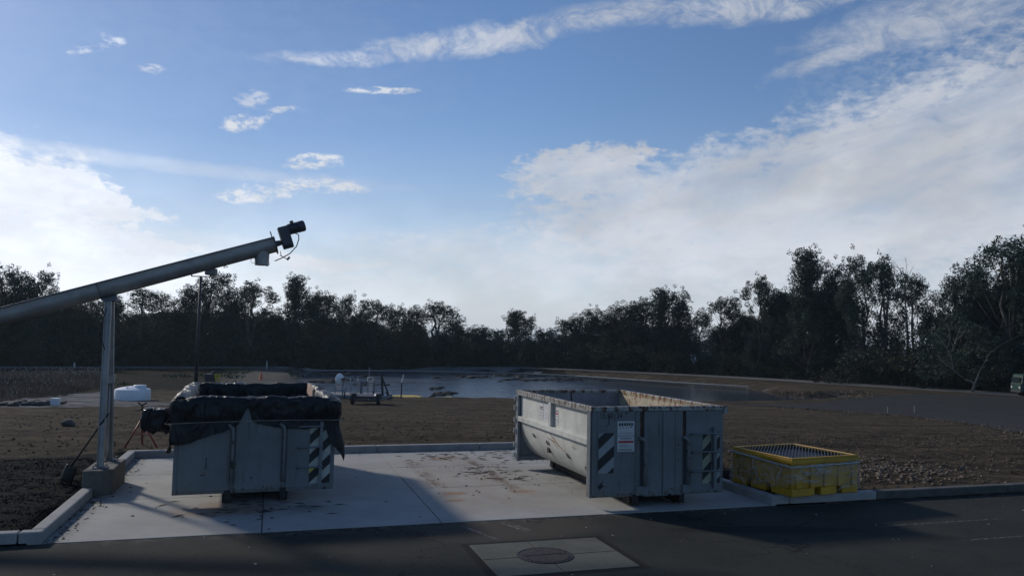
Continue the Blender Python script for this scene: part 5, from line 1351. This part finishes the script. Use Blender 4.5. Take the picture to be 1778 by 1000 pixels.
FT = [ # u, top, width px, variant, extra depth, label
 (-40, 470, 95, 0, 3, 'tall dark eucalyptus cut by the left frame edge'), (8, 465, 75, 2, 4, 'tall eucalyptus with a rounded head at the far left edge, above the conveyor'), (38, 492, 50, 3, 5, 'narrow eucalyptus between two taller heads above the conveyor at far left'),
 (70, 474, 62, 4, 3, 'eucalyptus with a flat rounded head rising above the conveyor at far left'), (112, 515, 60, 1, 4, 'dark eucalyptus mostly hidden behind the conveyor trough'), (150, 518, 50, 6, 5, 'dark eucalyptus just left of the conveyor post'),
 (196, 512, 66, 0, 3, 'dark eucalyptus directly behind the conveyor post top'), (256, 503, 84, 5, 3, 'eucalyptus with an open spreading crown between conveyor post and lamp pole'), (300, 538, 60, 7, 5, 'low eucalyptus just left of the lamp pole'),
 (336, 500, 60, 6, 4, 'eucalyptus directly behind the lamp pole'), (372, 476, 80, 4, 3, 'broad tall eucalyptus just right of the lamp pole, under the floodlight'), (404, 528, 46, 1, 6, 'short eucalyptus in the gap right of the broad tree by the lamp pole'),
 (437, 493, 76, 2, 3, 'dense rounded eucalyptus below the conveyor motor, left of the highest one'), (478, 536, 50, 3, 5, 'low narrow eucalyptus left of the highest tree below the motor'),
 (513, 481, 58, 0, 3, 'highest eucalyptus just right of the conveyor motor, with a knobbly top'), (542, 507, 42, 3, 4, 'eucalyptus shoulder against the right side of the highest middle tree'), (568, 511, 62, 6, 3, 'flat topped eucalyptus above the right end of the lined container'),
 (606, 512, 34, 5, 4, 'slender eucalyptus with a small separate tuft on top, above the dish'), (622, 545, 40, 1, 5, 'low eucalyptus right of the slender tufted tree'), (650, 523, 72, 4, 3, 'broad open eucalyptus above the trailer'), (688, 531, 50, 7, 4, 'eucalyptus with loose clumps above the white topped pole'),
 (716, 538, 42, 6, 5, 'narrow eucalyptus left of the domed tree over the pond'), (757, 527, 74, 2, 3, 'domed dense eucalyptus over the pond, last high one before the dip'), (795, 563, 50, 0, 5, 'short eucalyptus at the start of the dip in the tree line'), (836, 567, 60, 6, 3, 'small rounded eucalyptus in the dip of the tree line'),
 (868, 573, 36, 1, 5, 'low eucalyptus in the dip, left of the pointed one'), (894, 541, 56, 0, 3, 'pointed eucalyptus standing alone above the middle dip'), (921, 550, 28, 5, 4, 'thin sparse eucalyptus touching the pointed one on its right'), (948, 571, 52, 7, 4, 'low eucalyptus right of the sparse thin one'),
 (982, 556, 50, 5, 3, 'eucalyptus with open branches left of the right container'), (1006, 548, 40, 6, 4, 'eucalyptus with ragged top above the left rim of the right container'), (1031, 536, 34, 3, 4, 'slim eucalyptus with a wispy tip above the right container corner'), (1056, 548, 50, 1, 5, 'rounded low eucalyptus right of the slim wispy one'),
 (1092, 528, 76, 6, 3, 'dense eucalyptus rising to the right above the open container'), (1122, 520, 60, 2, 5, 'dense eucalyptus left of the twin headed one'), (1150, 503, 52, 0, 3, 'left head of the twin headed eucalyptus above the right container'), (1180, 506, 44, 3, 4, 'right head of the twin headed eucalyptus above the right container'),
 (1216, 548, 40, 7, 6, 'thin low eucalyptus in the gap where the white building shows'), (1258, 518, 76, 4, 3, 'spreading eucalyptus right of the gap with the white building'), (1292, 545, 40, 6, 5, 'short eucalyptus at the left foot of the high right group'),
 (1322, 484, 56, 2, 2, 'columnar eucalyptus leading the high right group'), (1360, 505, 60, 6, 4, 'dense eucalyptus between the columnar and the spired tree'), (1403, 436, 78, 0, 2, 'tallest spired eucalyptus of the right group'), (1442, 458, 46, 3, 3, 'slim eucalyptus right of the spired one'),
 (1470, 486, 40, 1, 5, 'lower eucalyptus in the notch before the domed pair'), (1497, 448, 70, 4, 2, 'left tree of the domed pair in the right group'), (1534, 450, 60, 2, 3, 'right tree of the domed pair in the right group'), (1585, 478, 62, 5, 2, 'sparse see-through eucalyptus with bare twigs on top'),
 (1622, 540, 46, 7, 5, 'low eucalyptus in the gap left of the pale branched tree'), (1660, 477, 66, 6, 2, 'eucalyptus with a narrow tuft behind the pale branched tree'), (1700, 470, 60, 0, 4, 'eucalyptus stepping up to the big one at the right edge'),
 (1752, 415, 130, 4, 3, 'biggest eucalyptus, filling the right frame edge above the van'), (1820, 430, 120, 2, 5, 'large eucalyptus cut off by the right frame edge'), (1890, 450, 120, 0, 5, 'large eucalyptus just outside the right frame edge'),
]
for (u, v, w_, vi, ex, lab) in FT: place(vi, u, v, w_ * 1.12, ey(u, ex), lab)
# rows behind fill the wood
VAL = [(-100, 510), (0, 510), (100, 530), (200, 548), (300, 552), (400, 545), (470, 552), (600, 566), (700, 565), (780, 585), (930, 588), (1000, 580), (1100, 560), (1170, 560), (1200, 585), (1240, 580), (1290, 565), (1340, 520), (1480, 510), (1570, 545), (1630, 560), (1700, 520), (1800, 480), (1950, 500)]
u = -130; k = 0
while u < 1960:
    for row in range(2):
        uu = u + rnd.uniform(-9, 9) + row * 14
        if 1190 < uu < 1236 or 1470 < uu < 1650 or 1080 < uu < 1140 and row: continue
        if 872 < uu < 892: continue
        place(rnd.randrange(8), uu, lerp_list(VAL, uu) + rnd.uniform(-10, 12), rnd.uniform(58, 88), ey(uu, 9 + row * 8), 'dark eucalyptus filling the shaded wood behind the front row of trees', 'eucalyptus trees behind the front row')
    u += 31 if u < 1250 else 44
# dead twigs above the sparse tree
def twig(mb, p, d, ln_, r_, depth, R_):
    q = p + d * ln_; mb.tube([p, p.lerp(q, .5) + Vector((R_.gauss(0, .03), 0, 0)) * ln_, q], [r_, r_ * .8, r_ * .5], 5)
    if depth:
        for _ in range(R_.choice((2, 3))):
            nd = (d + Vector((R_.gauss(0, .45), R_.gauss(0, .3), R_.uniform(-.05, .35)))).normalized(); twig(mb, p.lerp(q, R_.uniform(.5, 1)), nd, ln_ * R_.uniform(.5, .75), r_ * .55, depth - 1, R_)
de = Py(1574, 640, ey(1574, 2.2)); de.z = Hs(de.x, de.y); dt_ = empty('dead_tree', de, 0, label='bare dead tree with fine twigs sticking out above the sparse eucalyptus', cat='tree')
R_ = random.Random(6); hgt = Py(1576, 446, de.y).z - de.z; tm = MB(); tm.tube([(0, 0, 0), (.2, 0, hgt * .4), (-.1, 0, hgt * .75)], [.2, .13, .06], 7); tm.build('trunk', BARK, dt_, smooth=True)
tw = MB(); twig(tw, Vector((-.1, 0, hgt * .74)), Vector((.05, 0, 1)), hgt * .14, .045, 3, R_); twig(tw, Vector((-.1, 0, hgt * .66)), Vector((.5, 0, .8)), hgt * .09, .035, 3, R_); twig(tw, Vector((.1, 0, hgt * .55)), Vector((-.6, 0, .7)), hgt * .08, .035, 3, R_); twig(tw, Vector((.05, 0, hgt * .5)), Vector((.7, 0, .6)), hgt * .09, .035, 3, R_)
tw.build('crown', BARK, dt_)
# pale branched tree in front on the right
pb = G(1693, 681); pbz = empty('pale_tree', pb, 0, label='pale barked tree with bare curving limbs in front of the right group', cat='tree')
def Q(u, v, dy=0): return Py(u, v, pb.y + dy) - pb
tm = MB(); tm.tube([Q(1688, 682), Q(1692, 668), Q(1688, 662), Q(1676, 659)], [.14, .11, .08, .06], 8); tm.tube([Q(1691, 670), Q(1697, 655), Q(1703, 640), Q(1712, 634)], [.08, .06, .05, .02], 7); tm.build('trunk', PALEB, pbz, smooth=True)
bm_ = MB()
for pts_, r0 in (([(1676, 659), (1662, 648), (1654, 641), (1640, 630), (1628, 616)], .09), ([(1655, 640), (1652, 620), (1640, 598), (1624, 578)], .08), ([(1652, 612), (1660, 590), (1668, 566)], .06), ([(1645, 605), (1650, 585), (1645, 560)], .05), ([(1640, 630), (1626, 622), (1612, 622)], .05), ([(1660, 592), (1672, 580), (1680, 560)], .04), ([(1712, 620), (1735, 600), (1768, 583)], .06), ([(1700, 645), (1712, 625), (1720, 610)], .06)):
    bm_.tube([Q(a_, b_2, -.1) for a_, b_2 in pts_], [r0 * .6 * (1 - .7 * i / (len(pts_) - 1)) for i in range(len(pts_))], 6)
bm_.build('limb', PALEB, pbz, smooth=True)
fm_ = MB(); R_ = random.Random(9)
for (u_, v_, s_) in ((1610, 610, 1.3), (1630, 590, 1.1), (1655, 560, 1.2), (1680, 575, 1.1), (1640, 640, 1.2), (1615, 645, 1.3), (1725, 600, 1.2), (1660, 620, 1.0), (1700, 650, 1.0), (1600, 580, 1.0), (1740, 640, 1.2)): leaves(fm_, Q(u_, v_, 1.6), (s_ * 1.2, s_, s_ * .9), int(230 * s_), R_)
fm_.build('crown', LEAF, pbz, fix=False)
# understorey shrubs along the foot of the wood
def shrub(seed):
    r = random.Random(seed); c = MB(); e = empty('shrub', (0, 0, 0))
    for _ in range(12): leaves(c, Vector((r.gauss(0, 1.3), r.gauss(0, .7), r.uniform(.4, 2.2))), (1, .8, .7), 150, r, .26, .2)
    c.build('foliage', LEAF2, e, fix=False); s_ = MB()
    for _ in range(5): s_.tube([(r.gauss(0, .2), 0, -.2), (r.gauss(0, .8), r.gauss(0, .4), 1.8)], [.05, .02], 5)
    s_.build('stem', BARK, e); return e
SH = [shrub(1), shrub(2), shrub(3)]; ush = set()
u = -120; i = 0
while u < 1930:
    skip = 1196 < u < 1228 or 876 < u < 892
    if not skip:
        s = rnd.randrange(3); t = SH[s] if s not in ush else copy_tree(SH[s]); ush.add(s)
        y = ey(u, 1.5 + rnd.random() * 1.5); x = ray(u, 600).x * y / ray(u, 600).y; t.location = (x, y, Hs(x, y)); k_ = rnd.uniform(.8, 1.5) if u < 1250 else rnd.uniform(.6, 1.1); t.scale = (k_ * 1.1, k_, k_ * rnd.uniform(.9, 1.4)); t.rotation_euler = (0, 0, rnd.choice((0, PI)) + rnd.uniform(-.3, .3))
        tag(t, 'dark shrub at the foot of the wood along the embankment', 'shrub', 'shrubs along the foot of the wood')
    u += rnd.uniform(20, 30)
for (u_, s_) in ((1540, 1.6), (1575, 1.7), (1715, 1.3)):
    t = copy_tree(SH[1]); y = ey(u_, 1.0); x = ray(u_, 600).x * y / ray(u_, 600).y; t.location = (x, y, Hs(x, y)); t.scale = (s_ * 1.3, s_, s_); tag(t, 'dark shrub at the foot of the wood along the embankment', 'shrub', 'shrubs along the foot of the wood')
for i in range(8):
    if i not in used:
        for ch in list(VAR[i].children): bpy.data.objects.remove(ch)
        bpy.data.objects.remove(VAR[i])

# ------------------------------------------------------------------ thin air haze
hm = bpy.data.materials.new('air_haze'); hm.use_nodes = True; hn = hm.node_tree; hn.nodes.clear()
ho = hn.nodes.new('ShaderNodeOutputMaterial'); hv = hn.nodes.new('ShaderNodeVolumePrincipled'); hv.inputs['Color'].default_value = (.66, .84, 1, 1)
hv.inputs['Density'].default_value = .00019; hv.inputs['Anisotropy'].default_value = .3; hn.links.new(hv.outputs[0], ho.inputs['Volume'])
tag(MB().box(-3400, 3400, -3400, 3400, -4.6, 26).build('haze', hm), kind='stuff')
